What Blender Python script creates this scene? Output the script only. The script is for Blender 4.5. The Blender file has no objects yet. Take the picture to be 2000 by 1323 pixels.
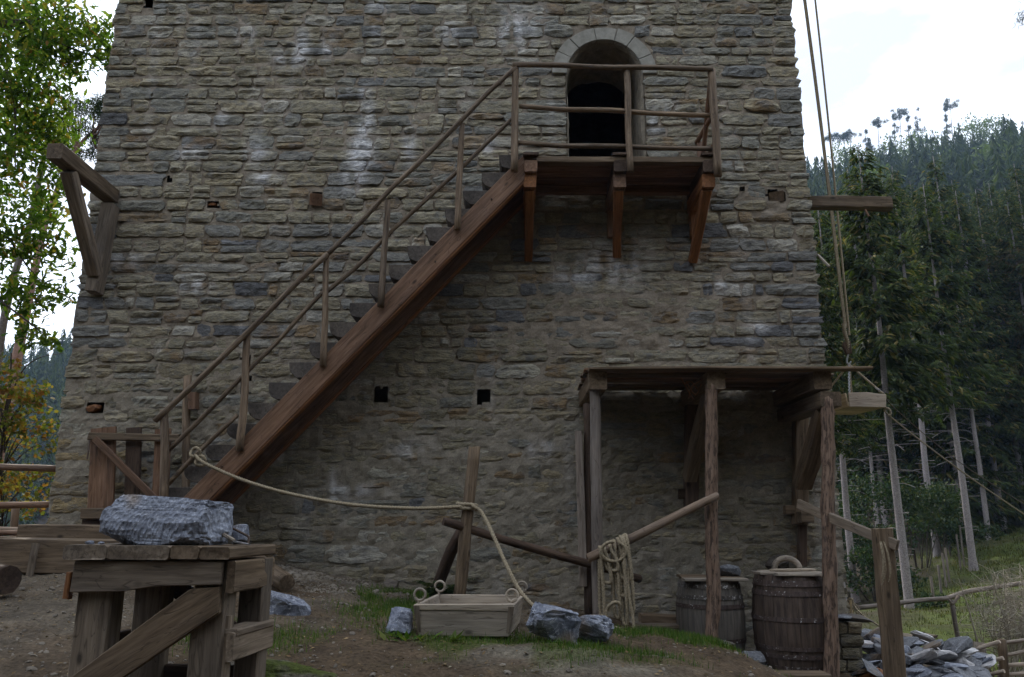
import bpy, bmesh, math, random
import numpy as np
from mathutils import Vector, Matrix, Euler
R = math.radians
S = bpy.context.scene
C = S.collection
rng = np.random.default_rng(7)
random.seed(7)

# ------------------------------------------------------------------ camera
PITCH, FPX, EYE = 13.3, 1517.0, 1.6
cam_d = bpy.data.cameras.new('camera'); cam = bpy.data.objects.new('camera', cam_d); C.objects.link(cam)
cam.location = (0, 0, EYE); cam.rotation_euler = (R(90 + PITCH), 0, 0)
cam_d.sensor_width = 36; cam_d.sensor_fit = 'HORIZONTAL'; cam_d.lens = FPX / 2000 * 36
cam_d.clip_start = .05; cam_d.clip_end = 3000
S.camera = cam

# ------------------------------------------------------------------ sky, sun, exposure
SUN_EL, SUN_AZ = R(42), R(-24)          # behind the tower, a little to the left of it
W_ = bpy.data.worlds.new('World'); S.world = W_; W_.use_nodes = True
nt = W_.node_tree; nt.nodes.clear()
def wn(t, **k):
    n = nt.nodes.new(t)
    for a, v in k.items(): setattr(n, a, v)
    return n
out = wn('ShaderNodeOutputWorld'); bg = wn('ShaderNodeBackground'); bg.inputs[1].default_value = .1
sky = wn('ShaderNodeTexSky', sky_type='NISHITA', sun_disc=False, sun_elevation=SUN_EL, sun_rotation=SUN_AZ)
sky.air_density = 1.0; sky.dust_density = 1.5
tc = wn('ShaderNodeTexCoord'); mp = wn('ShaderNodeMapping'); mp.inputs['Scale'].default_value = (1, 1, 1.8)
mp.inputs['Location'].default_value = (1.209, 0.494, 0.355)
cn = wn('ShaderNodeTexNoise'); cn.inputs['Scale'].default_value = 2.6; cn.inputs['Detail'].default_value = 7; cn.inputs['Roughness'].default_value = .55
cr = wn('ShaderNodeValToRGB'); cr.color_ramp.elements[0].position = .34; cr.color_ramp.elements[1].position = .50
cr.color_ramp.elements[0].color = (.5, .5, .5, 1)
mx = wn('ShaderNodeMixRGB'); mx.inputs[2].default_value = (17.5, 18.9, 21.2, 1)
nt.links.new(tc.outputs['Generated'], mp.inputs[0]); nt.links.new(mp.outputs[0], cn.inputs['Vector'])
nt.links.new(cn.outputs[0], cr.inputs[0]); nt.links.new(cr.outputs[0], mx.inputs[0])
nt.links.new(sky.outputs[0], mx.inputs[1]); nt.links.new(mx.outputs[0], bg.inputs[0]); nt.links.new(bg.outputs[0], out.inputs[0])
sd = bpy.data.lights.new('sun', 'SUN'); sd.energy = 3.5; sd.angle = R(.5); sd.color = (1, .95, .86)
sun = bpy.data.objects.new('sun', sd); C.objects.link(sun)
sdir = Vector((math.cos(SUN_EL) * math.sin(SUN_AZ), math.cos(SUN_EL) * math.cos(SUN_AZ), math.sin(SUN_EL)))
sun.rotation_euler = sdir.to_track_quat('Z', 'Y').to_euler(); sun.location = (-6, 40, 60)
vs = S.view_settings; vs.view_transform = 'Standard'; vs.look = 'None'; vs.gamma = 1; vs.exposure = 0; vs.use_curve_mapping = False
S.cycles.use_denoising = True; S.cycles.max_bounces = 6; S.cycles.transparent_max_bounces = 4
S.cycles.volume_bounces = 0
try: S.cycles.denoising_input_passes = 'RGB_ALBEDO_NORMAL'; S.cycles.denoising_prefilter = 'ACCURATE'; S.cycles.denoiser = 'OPENIMAGEDENOISE'
except Exception: pass

# ------------------------------------------------------------------ helpers
cp, sp = math.cos(R(PITCH)), math.sin(R(PITCH))
def W(px, py, Y):
    """world point seen at photo pixel (px, py) at distance Y in front of the camera"""
    xc, yc = (px - 1000) / FPX, (661.5 - py) / FPX
    t = Y / (cp - yc * sp)
    return Vector((xc * t, Y, EYE + (sp + yc * cp) * t))

def hsh(ix, iy, iz, seed):
    h = (ix.astype(np.uint32) * np.uint32(374761393) + iy.astype(np.uint32) * np.uint32(668265263)
         + iz.astype(np.uint32) * np.uint32(2246822519) + np.uint32((seed * 3266489917) & 0xffffffff))
    h = (h ^ (h >> np.uint32(13))) * np.uint32(1274126177)
    h = h ^ (h >> np.uint32(16))
    return (h & np.uint32(0xffffff)).astype(float) / 0xffffff
def vn(x, y, z=0., seed=0):
    x, y, z = np.broadcast_arrays(np.asarray(x, float), np.asarray(y, float), np.asarray(z, float))
    ix, iy, iz = np.floor(x).astype(np.int64), np.floor(y).astype(np.int64), np.floor(z).astype(np.int64)
    fx, fy, fz = x - ix, y - iy, z - iz
    fx, fy, fz = [f * f * (3 - 2 * f) for f in (fx, fy, fz)]
    r = 0
    for a in (0, 1):
        for b in (0, 1):
            for c in (0, 1):
                w = (fx if a else 1 - fx) * (fy if b else 1 - fy) * (fz if c else 1 - fz)
                r = r + w * hsh(ix + a, iy + b, iz + c, seed)
    return r
def fbm(x, y, z=0., seed=0, o=4):
    r, a, t = 0, .5, 0
    for k in range(o):
        f = 2.03 ** k
        r = r + a * vn(np.asarray(x) * f, np.asarray(y) * f, np.asarray(z) * f, seed + k * 17); t += a; a *= .5
    return r / t

def fast_mesh(name, v, faces_list, mat=None, smooth=False, col=None):
    """v: (N,3); faces_list: list of integer arrays (M,k)"""
    me = bpy.data.meshes.new(name)
    v = np.ascontiguousarray(v, np.float32)
    me.vertices.add(len(v)); me.vertices.foreach_set('co', v.ravel())
    loops = np.concatenate([np.asarray(f, np.int32).ravel() for f in faces_list])
    sizes = np.concatenate([np.full(len(f), np.asarray(f).shape[1], np.int32) for f in faces_list])
    me.loops.add(len(loops)); me.loops.foreach_set('vertex_index', loops)
    st = np.zeros(len(sizes), np.int32); st[1:] = np.cumsum(sizes)[:-1]
    me.polygons.add(len(sizes)); me.polygons.foreach_set('loop_start', st)
    me.polygons.foreach_set('use_smooth', np.full(len(sizes), bool(smooth)))
    me.update(calc_edges=True)
    if col is not None:
        a = me.color_attributes.new('Col', 'FLOAT_COLOR', 'POINT')
        c4 = np.ones((len(v), 4), np.float32); c4[:, :3] = col
        a.data.foreach_set('color', c4.ravel())
    if mat: me.materials.append(mat)
    return me
def wm(o):
    m = o.matrix_basis.copy()
    while o.parent: o = o.parent; m = o.matrix_basis @ m
    return m
def link(name, me, parent=None, M=None):
    o = bpy.data.objects.new(name, me); C.objects.link(o)
    M = M if M is not None else Matrix()
    if parent is not None: o.parent = parent; o.matrix_basis = wm(parent).inverted() @ M
    else: o.matrix_basis = M
    return o
def tag(o, label, cat, group=None):
    o['label'] = label; o['category'] = cat; o['kind'] = 'thing'
    if group: o['group'] = group
    return o
def kind(o, k): o['kind'] = k; return o
def thing(name, label, cat, loc=(0, 0, 0), group=None):
    return tag(link(name, None, None, Matrix.Translation(Vector(loc))), label, cat, group)
def frame(p0, p1, up=(0, 0, 1)):
    p0, p1 = Vector(p0), Vector(p1); x = (p1 - p0).normalized(); u = Vector(up)
    if abs(x.dot(u)) > .97: u = Vector((0, 1, 0))
    y = u.cross(x).normalized(); z = x.cross(y)
    M = Matrix((x, y, z)).transposed().to_4x4(); M.translation = p0
    return M, (p1 - p0).length
SEED = [0]
def sweep(name, p0, p1, prof, mat, parent, up=(0, 0, 1), taper=1., seg=.16, wob=.004, rough=.003, bend=0., top=None):
    """a straight member from p0 to p1: cross-section prof (list of (y,z)), its own local x along the grain"""
    SEED[0] += 1; s = SEED[0]
    M, L = frame(p0, p1, up); prof = np.array(prof, float); k = len(prof)
    n = max(2, int(L / seg)) + 1
    t = np.linspace(0, 1, n); V = np.zeros((n, k, 3))
    V[:, :, 0] = (t * L)[:, None]
    sc = 1 + (taper - 1) * t
    V[:, :, 1] = prof[None, :, 0] * sc[:, None]; V[:, :, 2] = prof[None, :, 1] * sc[:, None]
    ox = (vn(t * L * 1.7, s * 3.3, 0, 5) - .5) * 2 * wob; oz = (vn(t * L * 1.7, s * 3.3, 9, 6) - .5) * 2 * wob
    V[:, :, 1] += ox[:, None]; V[:, :, 2] += oz[:, None] + (bend * np.sin(t * math.pi))[:, None]
    rr = (vn((t * L * 5)[:, None], np.arange(k)[None] * 1.7, s, 8) - .5) * 2 * rough
    nrm = prof / (np.linalg.norm(prof, axis=1, keepdims=True) + 1e-9)
    V[:, :, 1] += rr * nrm[None, :, 0]; V[:, :, 2] += rr * nrm[None, :, 1]
    V[0, :, 0] += (vn(np.arange(k) * .9, s, 1) - .5) * rough * 4; V[-1, :, 0] += (vn(np.arange(k) * .9, s, 2) - .5) * rough * 4
    V = V.reshape(-1, 3)
    i = np.arange(n - 1)[:, None] * k; j = np.arange(k)[None]; j2 = (j + 1) % k
    q = np.stack([i + j, i + j2, i + k + j2, i + k + j], -1).reshape(-1, 4)
    caps = [np.arange(k)[::-1][None], ((n - 1) * k + np.arange(k))[None]]
    me = fast_mesh(name, V, [q] + caps, mat)
    if k > 8:
        sm = np.ones(len(me.polygons), bool); sm[-2:] = False
        me.polygons.foreach_set('use_smooth', sm)
    return link(name, me, parent, M)
def rect(w, h, c=.012):
    a, b = w / 2, h / 2; c = min(c, a * .4, b * .4)
    return [(-a, -b + c), (-a + c, -b), (a - c, -b), (a, -b + c), (a, b - c), (a - c, b), (-a + c, b), (-a, b - c)]
def circ(r, n=12): return [(r * math.cos(2 * math.pi * i / n), r * math.sin(2 * math.pi * i / n)) for i in range(n)]
def beam(name, p0, p1, w, h, mat, parent=None, up=(0, 0, 1), **k): return sweep(name, p0, p1, rect(w, h), mat, parent, up, **k)
def log(name, p0, p1, r, mat, parent=None, taper=1., n=12, **k):
    k.setdefault('rough', r * .09); k.setdefault('wob', r * .25)
    return sweep(name, p0, p1, circ(r, n), mat, parent, taper=taper, **k)
def prism(name, poly, ext, mat, parent, xdir, bev=.008):
    """polygon of world points pushed along ext; local x follows xdir"""
    M, _ = frame(poly[0], Vector(poly[0]) + Vector(xdir)); Mi = M.inverted()
    bm = bmesh.new(); ext = Vector(ext)
    a = [bm.verts.new(Mi @ Vector(p)) for p in poly]; b = [bm.verts.new(Mi @ (Vector(p) + ext)) for p in poly]
    n = len(a); bm.faces.new(a); bm.faces.new(b[::-1])
    for i in range(n): bm.faces.new((a[(i + 1) % n], a[i], b[i], b[(i + 1) % n]))
    bmesh.ops.recalc_face_normals(bm, faces=bm.faces)
    if bev: bmesh.ops.bevel(bm, geom=list(bm.edges), offset=bev, segments=1, affect='EDGES')
    me = bpy.data.meshes.new(name); bm.to_mesh(me); bm.free(); me.materials.append(mat)
    return link(name, me, parent, M)
def tube_arr(pts, r, n=6, lobes=0, pitch=.06, lob=.30):
    pts = np.array(pts, float); m = len(pts)
    d = np.gradient(pts, axis=0); d /= np.linalg.norm(d, axis=1, keepdims=True) + 1e-12
    ref = np.array([.13, .31, .94]); V = np.zeros((m, n, 3)); s = np.concatenate([[0], np.cumsum(np.linalg.norm(np.diff(pts, axis=0), axis=1))])
    rr = np.broadcast_to(np.asarray(r, float), (m,)); a = np.cross(d[0], ref); a /= np.linalg.norm(a)
    for i in range(m):
        a = a - d[i] * a.dot(d[i]); a /= np.linalg.norm(a) + 1e-12; b = np.cross(d[i], a)
        th = 2 * np.pi * np.arange(n) / n
        q = rr[i] * (1 + (lob * np.cos(lobes * (th - 2 * np.pi * s[i] / pitch / 1.)) if lobes else 0))
        V[i] = pts[i] + np.outer(np.cos(th) * q, a) + np.outer(np.sin(th) * q, b)
    i = np.arange(m - 1)[:, None] * n; j = np.arange(n)[None]; j2 = (j + 1) % n
    q = np.stack([i + j, i + j2, i + n + j2, i + n + j], -1).reshape(-1, 4)
    return V.reshape(-1, 3), q
def resample(pts, step):
    pts = np.array([list(p) for p in pts], float); n = len(pts)
    # Catmull-Rom through the points
    P = np.vstack([2 * pts[0] - pts[1], pts, 2 * pts[-1] - pts[-2]]); outp = []
    for i in range(1, n):
        L = np.linalg.norm(P[i + 1] - P[i]); k = max(2, int(L / step))
        for t in np.arange(k) / k:
            a, b, c, d = P[i - 1], P[i], P[i + 1], P[i + 2]
            outp.append(.5 * (2 * b + (c - a) * t + (2 * a - 5 * b + 4 * c - d) * t * t + (3 * b - a - 3 * c + d) * t ** 3))
    outp.append(pts[-1]); return np.array(outp)
def tubes(name, lists, r, mat, parent=None, n=6, step=.05, lobes=0, pitch=.06, smooth=True):
    VV, FF, o = [], [], 0
    for p in lists:
        v, f = tube_arr(resample(p, step), r, n, lobes, pitch); VV.append(v); FF.append(f + o); o += len(v)
    return link(name, fast_mesh(name, np.vstack(VV), [np.vstack(FF)], mat, smooth), parent)
def rope(name, pts, r, mat, parent=None): return tubes(name, [pts], r, mat, parent, n=12, step=.012, lobes=3, pitch=.10)
ICO = {}
def ico(sub):
    if sub not in ICO:
        bm = bmesh.new(); bmesh.ops.create_icosphere(bm, subdivisions=sub, radius=1)
        ICO[sub] = (np.array([v.co[:] for v in bm.verts]), np.array([[v.index for v in f.verts] for f in bm.faces])); bm.free()
    return ICO[sub]
def rock(name, c, dims, seed, mat, parent=None, sub=4, cuts=11, rot=(0, 0, 0), noise=.05, planes=None, smooth=False, pw=.6, col=None, dr=(.62, 1.), rid=0.):
    v, f = ico(sub); v = v.copy(); g = np.random.default_rng(seed)
    v = np.sign(v) * np.abs(v) ** pw; v /= np.abs(v).max()
    nn = g.normal(size=(cuts, 3)); nn /= np.linalg.norm(nn, axis=1, keepdims=True); dd = g.uniform(dr[0], dr[1], cuts)
    if planes is not None:
        nn = np.vstack([nn, [p[0] for p in planes]]); nn /= np.linalg.norm(nn, axis=1, keepdims=True); dd = np.append(dd, [p[1] for p in planes])
    for n, d in zip(nn, dd):
        h = v @ n; m = h > d; v[m] -= np.outer(h[m] - d, n) * .96
    mxs = np.abs(v).max(0); v /= mxs
    nz = fbm(v[:, 0] * 2 + seed, v[:, 1] * 2, v[:, 2] * 3, seed, 4) - .5; nz2 = fbm(v[:, 0] * 7 + seed, v[:, 1] * 7, v[:, 2] * 9, seed + 4, 2) - .5
    rg = np.abs(fbm(v[:, 0] * 3.1 + seed, v[:, 1] * 3.1, v[:, 2] * 5 + 3, seed + 9, 3) - .5) + .6 * np.abs(fbm(v[:, 0] * 8 + seed, v[:, 1] * 8, v[:, 2] * 13 + 3, seed + 19, 2) - .5)
    v *= (1 + nz * noise * 4 + nz2 * noise * 1.5 - rg * rid)[:, None]
    v *= np.array(dims) / 2
    M = Matrix.Translation(Vector(c)) @ Euler(rot).to_matrix().to_4x4()
    return link(name, fast_mesh(name, v, [f], mat, smooth, None if col is None else np.tile(col, (len(v), 1))), parent, M)
def scatter(tv, tf, pos, rot, scl):
    """copies of a small template: tv (k,3), tf list of arrays; pos (N,3), rot (N,3,3), scl (N,) or (N,3)"""
    N, k = len(pos), len(tv); scl = np.asarray(scl, float)
    if scl.ndim == 1: scl = scl[:, None].repeat(3, 1)
    V = np.einsum('nij,nkj->nki', rot, tv[None] * scl[:, None, :]) + pos[:, None]
    F = [(np.asarray(f)[None] + (np.arange(N) * k)[:, None, None]).reshape(-1, np.asarray(f).shape[1]) for f in tf]
    return V.reshape(-1, 3), F
def rotz(a):
    c, s = np.cos(a), np.sin(a); z = np.zeros_like(a); o = np.ones_like(a)
    return np.stack([np.stack([c, -s, z], -1), np.stack([s, c, z], -1), np.stack([z, z, o], -1)], -2)
def rotx(a):
    c, s = np.cos(a), np.sin(a); z = np.zeros_like(a); o = np.ones_like(a)
    return np.stack([np.stack([o, z, z], -1), np.stack([z, c, -s], -1), np.stack([z, s, c], -1)], -2)
def roty(a):
    c, s = np.cos(a), np.sin(a); z = np.zeros_like(a); o = np.ones_like(a)
    return np.stack([np.stack([c, z, s], -1), np.stack([z, o, z], -1), np.stack([-s, z, c], -1)], -2)
def dup(root, M, label, group=None):
    r = root.copy(); C.objects.link(r); r.matrix_basis = M; r['label'] = label
    if group: r['group'] = group
    for ch in root.children:
        c = ch.copy(); C.objects.link(c); c.parent = r
        for g_ in ch.children:
            d = g_.copy(); C.objects.link(d); d.parent = c
    return r

# ------------------------------------------------------------------ materials
class Mat:
    def __init__(s, name, rough=.85, spec=.25):
        s.m = bpy.data.materials.new(name); s.m.use_nodes = True; s.t = s.m.node_tree
        s.b = s.t.nodes['Principled BSDF']; s.b.inputs['Roughness'].default_value = rough
        s.b.inputs['Specular IOR Level'].default_value = spec
    def n(s, t, **k):
        n = s.t.nodes.new(t)
        for a, v in k.items(): setattr(n, a, v)
        return n
    def l(s, a, b): s.t.links.new(a, b)
    def coord(s, scale=(1, 1, 1), rnd=True, what='Object'):
        c = s.n('ShaderNodeTexCoord') if what == 'Object' else s.n('ShaderNodeNewGeometry')
        o = c.outputs['Object'] if what == 'Object' else c.outputs['Position']
        m = s.n('ShaderNodeMapping'); m.inputs['Scale'].default_value = scale
        if rnd:
            i = s.n('ShaderNodeObjectInfo'); v = s.n('ShaderNodeVectorMath', operation='MULTIPLY')
            cmb = s.n('ShaderNodeCombineXYZ')
            for k in range(3): s.l(i.outputs['Random'], cmb.inputs[k])
            s.l(cmb.outputs[0], v.inputs[0]); v.inputs[1].default_value = (37, 23, 11)
            ad = s.n('ShaderNodeVectorMath', operation='ADD'); s.l(o, ad.inputs[0]); s.l(v.outputs[0], ad.inputs[1]); o = ad.outputs[0]
        s.l(o, m.inputs[0]); return m.outputs[0]
    def noise(s, vec, scale, detail=4, rough=.55, dist=0):
        n = s.n('ShaderNodeTexNoise'); n.inputs['Scale'].default_value = scale; n.inputs['Detail'].default_value = detail
        n.inputs['Roughness'].default_value = rough; n.inputs['Distortion'].default_value = dist; s.l(vec, n.inputs['Vector']); return n.outputs[0]
    def ramp(s, fac, stops):
        r = s.n('ShaderNodeValToRGB'); e = r.color_ramp.elements
        while len(e) < len(stops): e.new(.5)
        for x, (p, c) in zip(e, stops): x.position = p; x.color = (*c, 1) if len(c) == 3 else c
        s.l(fac, r.inputs[0]); return r.outputs[0]
    def step(s, fac, a, b): return s.ramp(fac, [(a, (0, 0, 0)), (b, (1, 1, 1))])
    def mix(s, a, b, fac, bt='MIX'):
        m = s.n('ShaderNodeMixRGB', blend_type=bt)
        for v, i in ((fac, 0), (a, 1), (b, 2)):
            if isinstance(v, (int, float)): m.inputs[i].default_value = v
            elif isinstance(v, tuple): m.inputs[i].default_value = (*v, 1)
            else: s.l(v, m.inputs[i])
        return m.outputs[0]
    def base(s, c): s.l(c, s.b.inputs['Base Color'])
    def bump(s, h, st=.5, d=.01, prev=None):
        b = s.n('ShaderNodeBump'); b.inputs['Strength'].default_value = st; b.inputs['Distance'].default_value = d
        s.l(h, b.inputs['Height'])
        if prev is not None: s.l(prev, b.inputs['Normal'])
        s.l(b.outputs[0], s.b.inputs['Normal']); return b.outputs[0]
    def attr(s, n='Col'):
        a = s.n('ShaderNodeAttribute', attribute_name=n); return a.outputs['Color']

def wood(name, dark, mid, light, rough=.8, grain=1., knots=True, crack=.5, grey=0.):
    m = Mat(name, rough)
    v = m.coord((1.6, 22 * grain, 22 * grain)); g = m.noise(v, 1.4, 6, .62, .4)
    v2 = m.coord((.8, 3, 3)); g2 = m.noise(v2, 1.3, 3)
    c = m.ramp(g, [(.26, dark), (.5, mid), (.74, light)])
    c = m.mix(c, m.ramp(g2, [(.3, (.55, .55, .57)), (.7, (1.2, 1.17, 1.12))]), .8, 'MULTIPLY')
    i = m.n('ShaderNodeObjectInfo')
    c = m.mix(c, m.ramp(i.outputs['Random'], [(0, (.78, .77, .78)), (1, (1.15, 1.1, 1.06))]), 1., 'MULTIPLY')
    cv = m.coord((1.1, 9, 9)); ck = m.noise(cv, 1.5, 2, .5, .8)
    cs = m.ramp(ck, [(.485, (1, 1, 1)), (.5, (.12, .1, .09)), (.515, (1, 1, 1))])
    c = m.mix(c, cs, crack, 'MULTIPLY')
    if knots:
        kv = m.coord((2.2, 4.5, 4.5)); vo = m.n('ShaderNodeTexVoronoi'); vo.inputs['Scale'].default_value = 1.1; m.l(kv, vo.inputs['Vector'])
        c = m.mix(c, tuple(x * .35 for x in dark), m.ramp(vo.outputs['Distance'], [(.05, (.85, .85, .85)), (.13, (0, 0, 0))]))
    m.base(c); b = m.bump(g, .35, .006); m.bump(cs, .4 * crack + .1, .008, b)
    return m.m
M_STR = wood('wood_red_brown', (.085, .047, .026), (.185, .108, .066), (.30, .19, .13), .6)
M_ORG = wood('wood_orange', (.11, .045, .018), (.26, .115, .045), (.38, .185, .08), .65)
M_DRK = wood('wood_dark', (.035, .023, .016), (.075, .05, .036), (.13, .092, .065))
M_GRY = wood('wood_weathered', (.085, .068, .05), (.19, .155, .118), (.30, .255, .20))
M_GRB = wood('wood_weathered_brown', (.065, .046, .028), (.155, .115, .076), (.26, .20, .14))
M_STEP = wood('wood_step_end', (.06, .052, .046), (.115, .102, .09), (.17, .15, .13))
M_RAIL = wood('wood_rail', (.075, .052, .034), (.19, .14, .095), (.36, .285, .205), .7)
M_PALE = wood('wood_pale', (.21, .18, .14), (.37, .325, .265), (.47, .425, .36))
M_LGR = wood('wood_log_grey', (.12, .10, .085), (.22, .19, .165), (.31, .275, .245))
M_TRAY = wood('wood_tray', (.34, .26, .15), (.54, .44, .28), (.66, .56, .40))
M_PINK = wood('wood_pole', (.13, .09, .062), (.27, .20, .145), (.38, .295, .225))
M_ROD = wood('wood_peeled', (.34, .28, .22), (.52, .44, .36), (.64, .57, .48))
def bark():
    m = Mat('peeling_bark', .85)
    g = m.noise(m.coord((4.5, 24, 24)), 1.5, 6, .72, .5); f = m.noise(m.coord((2, 40, 40)), 1.5, 3)
    w = m.ramp(f, [(.3, (.16, .10, .068)), (.7, (.29, .20, .145))]); b = m.ramp(f, [(.3, (.05, .034, .026)), (.7, (.12, .082, .062))])
    k = m.step(g, .505, .57); m.base(m.mix(w, b, k)); m.bump(k, .7, .008); return m.m
M_BARK = bark()
def stone_mat():
    m = Mat('rubble_stone', .92, .2)
    p = m.coord((1, 1, 2.6), False, 'Pos'); n1 = m.noise(p, 9, 6, .62); n2 = m.noise(p, 34, 4, .65); n3 = m.noise(m.coord((1, 1, 1), False, 'Pos'), 2.2, 3)
    c = m.mix(m.attr(), m.ramp(n1, [(.25, (.52, .52, .56)), (.5, (1, 1, .97)), (.78, (1.38, 1.34, 1.26))]), 1., 'MULTIPLY')
    c = m.mix(c, m.ramp(n2, [(.3, (.7, .7, .72)), (.65, (1.16, 1.15, 1.13))]), .85, 'MULTIPLY')
    bl = m.noise(m.coord((1, 1, 1.5), False, 'Pos'), 6.5, 5, .62, .5)
    c = m.mix(c, (.17, .17, .168), m.ramp(bl, [(.50, (0, 0, 0)), (.64, (.6, .6, .6))]))
    n4 = m.noise(m.coord((1, 1, 1.4), False, 'Pos'), 55, 5, .75); c = m.mix(c, (.46, .45, .42), m.ramp(n4, [(.58, (0, 0, 0)), (.68, (.62, .62, .62))]))
    c = m.mix(c, (.06, .056, .05), m.ramp(n4, [(.30, (.75, .75, .75)), (.40, (0, 0, 0))]))
    m.base(c); b = m.bump(n1, 1., .045); m.bump(n2, 1., .016, b); return m.m
M_STN = stone_mat()
def mortar_mat():
    m = Mat('lime_mortar', .95, .15)
    p = m.coord((1, 1, 1.3), False, 'Pos'); n1 = m.noise(p, 7, 5, .6); n2 = m.noise(p, 60, 3, .7)
    c = m.mix(m.attr(), m.ramp(n1, [(.28, (.62, .6, .58)), (.7, (1.22, 1.2, 1.18))]), 1., 'MULTIPLY')
    c = m.mix(c, m.ramp(n2, [(.3, (.75, .74, .73)), (.68, (1.14, 1.13, 1.12))]), 1., 'MULTIPLY')
    m.base(c); b = m.bump(n1, .5, .03); m.bump(n2, .6, .008, b); return m.m
M_MRT = mortar_mat()
def slate(name, a, b, vein=.5, pick=0.):
    m = Mat(name, .7, .35)
    v = m.coord((1, 1, 1)); n = m.noise(v, 5, 6, .65, .6); f = m.noise(m.coord((3, 3, 9)), 7, 4, .7)
    c = m.ramp(n, [(.3, a), (.7, b)])
    w = m.noise(v, 7, 5, .6, 1.6); c = m.mix(c, (.58, .59, .62), m.ramp(w, [(.49, (0, 0, 0)), (.5, (vein, vein, vein)), (.515, (0, 0, 0))]))
    c = m.mix(c, m.ramp(f, [(.3, (.6, .6, .62)), (.7, (1.25, 1.25, 1.25))]), 1, 'MULTIPLY')
    ru = m.noise(v, 1.7, 2); c = m.mix(c, (.20, .135, .075), m.ramp(ru, [(.60, (0, 0, 0)), (.68, (.7, .7, .7))]))
    m.base(c); bb = m.bump(n, .5, .03); bb = m.bump(f, .5, .012, bb)
    if pick:
        vo = m.n('ShaderNodeTexVoronoi'); vo.inputs['Scale'].default_value = 34; m.l(m.coord((1.3, 1, .62), False), vo.inputs['Vector']); m.bump(vo.outputs['Distance'], pick, .02, bb)
    return m.m
M_SLT = slate('slate_blue', (.05, .06, .085), (.27, .29, .345), 1.)
M_SLD = slate('slate_dark', (.075, .08, .09), (.19, .195, .21), .5)
M_SLP = slate('slate_pale', (.42, .40, .40), (.66, .64, .63), .3)
M_BLK = slate('worked_marble', (.10, .11, .14), (.29, .315, .375), .5, 1.)
def rope_mat():
    m = Mat('hemp_rope', .95); n = m.noise(m.coord((1, 1, 1), False), 60, 3); m.base(m.ramp(n, [(.3, (.19, .15, .095)), (.7, (.40, .335, .235))])); m.bump(n, .4, .003); return m.m
M_ROPE = rope_mat()
def plain(name, a, b, scale=20, rough=.8, bump=.3, spec=.3, metal=0):
    m = Mat(name, rough, spec); n = m.noise(m.coord((1, 1, 1)), scale, 5, .6); m.base(m.ramp(n, [(.3, a), (.7, b)])); m.bump(n, bump, .006)
    m.b.inputs['Metallic'].default_value = metal; return m.m
M_IRON = plain('rusty_iron', (.05, .035, .028), (.13, .085, .06), 30, .7)
M_CHAIN = plain('chain_iron', (.22, .22, .23), (.42, .42, .43), 30, .45, .2, .5, .6)
M_ARCH = plain('arch_ashlar', (.21, .20, .17), (.34, .325, .285), 9, .9, .7)
def barrel_mat(name, a, b, paint):
    m = Mat(name, .8); g = m.noise(m.coord((14, 14, 1.2)), 2, 5, .6); c = m.ramp(g, [(.28, a), (.72, b)])
    w = m.noise(m.coord((9, 9, 8)), 3.2, 6, .75); c = m.mix(c, (.55, .54, .52), m.ramp(w, [(paint, (0, 0, 0)), (paint + .035, (.9, .9, .9))]))
    m.base(c); m.bump(g, .4, .008); return m.m
M_STV = barrel_mat('oak_stave', (.03, .021, .017), (.125, .09, .07), .80)
M_STG = barrel_mat('oak_stave_grey', (.06, .055, .05), (.20, .175, .15), .76)
M_HOOP = barrel_mat('hoop_dark', (.04, .028, .024), (.11, .08, .07), .60)
M_HOOPW = barrel_mat('hoop_white', (.05, .045, .04), (.14, .12, .105), .555)
def leaf_mat(name, stops, trans=.5, rough=.6, spec=.12):
    m = Mat(name, rough, spec); g = m.n('ShaderNodeNewGeometry'); c = m.ramp(g.outputs['Random Per Island'], stops)
    big = m.noise(m.coord((1, 1, 1), False, 'Pos'), .9, 3); c = m.mix(c, m.ramp(big, [(.3, (.72, .75, .7)), (.7, (1.2, 1.2, 1.1))]), 1., 'MULTIPLY')
    m.base(c); tr = m.n('ShaderNodeBsdfTranslucent'); m.l(m.mix(c, (1.6, 1.75, .8), 1., 'MULTIPLY'), tr.inputs[0])
    ms = m.n('ShaderNodeMixShader'); ms.inputs[0].default_value = trans
    m.l(m.b.outputs[0], ms.inputs[1]); m.l(tr.outputs[0], ms.inputs[2]); m.l(ms.outputs[0], m.t.nodes['Material Output'].inputs[0]); return m.m
M_OAK = leaf_mat('oak_leaf', [(0, (.03, .065, .010)), (.5, (.075, .125, .02)), (.88, (.14, .18, .035)), (.94, (.22, .19, .045)), (1, (.22, .11, .03))], .58)
M_AUT = leaf_mat('autumn_leaf', [(0, (.07, .09, .02)), (.35, (.14, .15, .035)), (.6, (.25, .19, .05)), (.82, (.27, .135, .045)), (1, (.20, .08, .03))], .42)
M_NDL = leaf_mat('spruce_needle', [(0, (.012, .022, .008)), (.5, (.034, .052, .014)), (.86, (.06, .078, .02)), (.92, (.12, .105, .036)), (1, (.16, .12, .05))], .32, .7)
M_NDF = leaf_mat('far_needle', [(0, (.014, .026, .010)), (.7, (.034, .052, .016)), (1, (.066, .082, .025))], .25, .8)
M_BSH = leaf_mat('shrub_leaf', [(0, (.014, .03, .013)), (.75, (.034, .058, .022)), (1, (.085, .09, .03))], .2)
M_BRN = leaf_mat('beech_leaf', [(0, (.035, .04, .015)), (.6, (.07, .06, .022)), (1, (.11, .075, .03))], .3)
M_BRT = leaf_mat('bright_leaf', [(0, (.055, .085, .022)), (1, (.105, .14, .038))], .3)
M_GRS = leaf_mat('grass_blade', [(0, (.035, .075, .014)), (.7, (.075, .135, .026)), (1, (.15, .16, .05))], .35)
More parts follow.
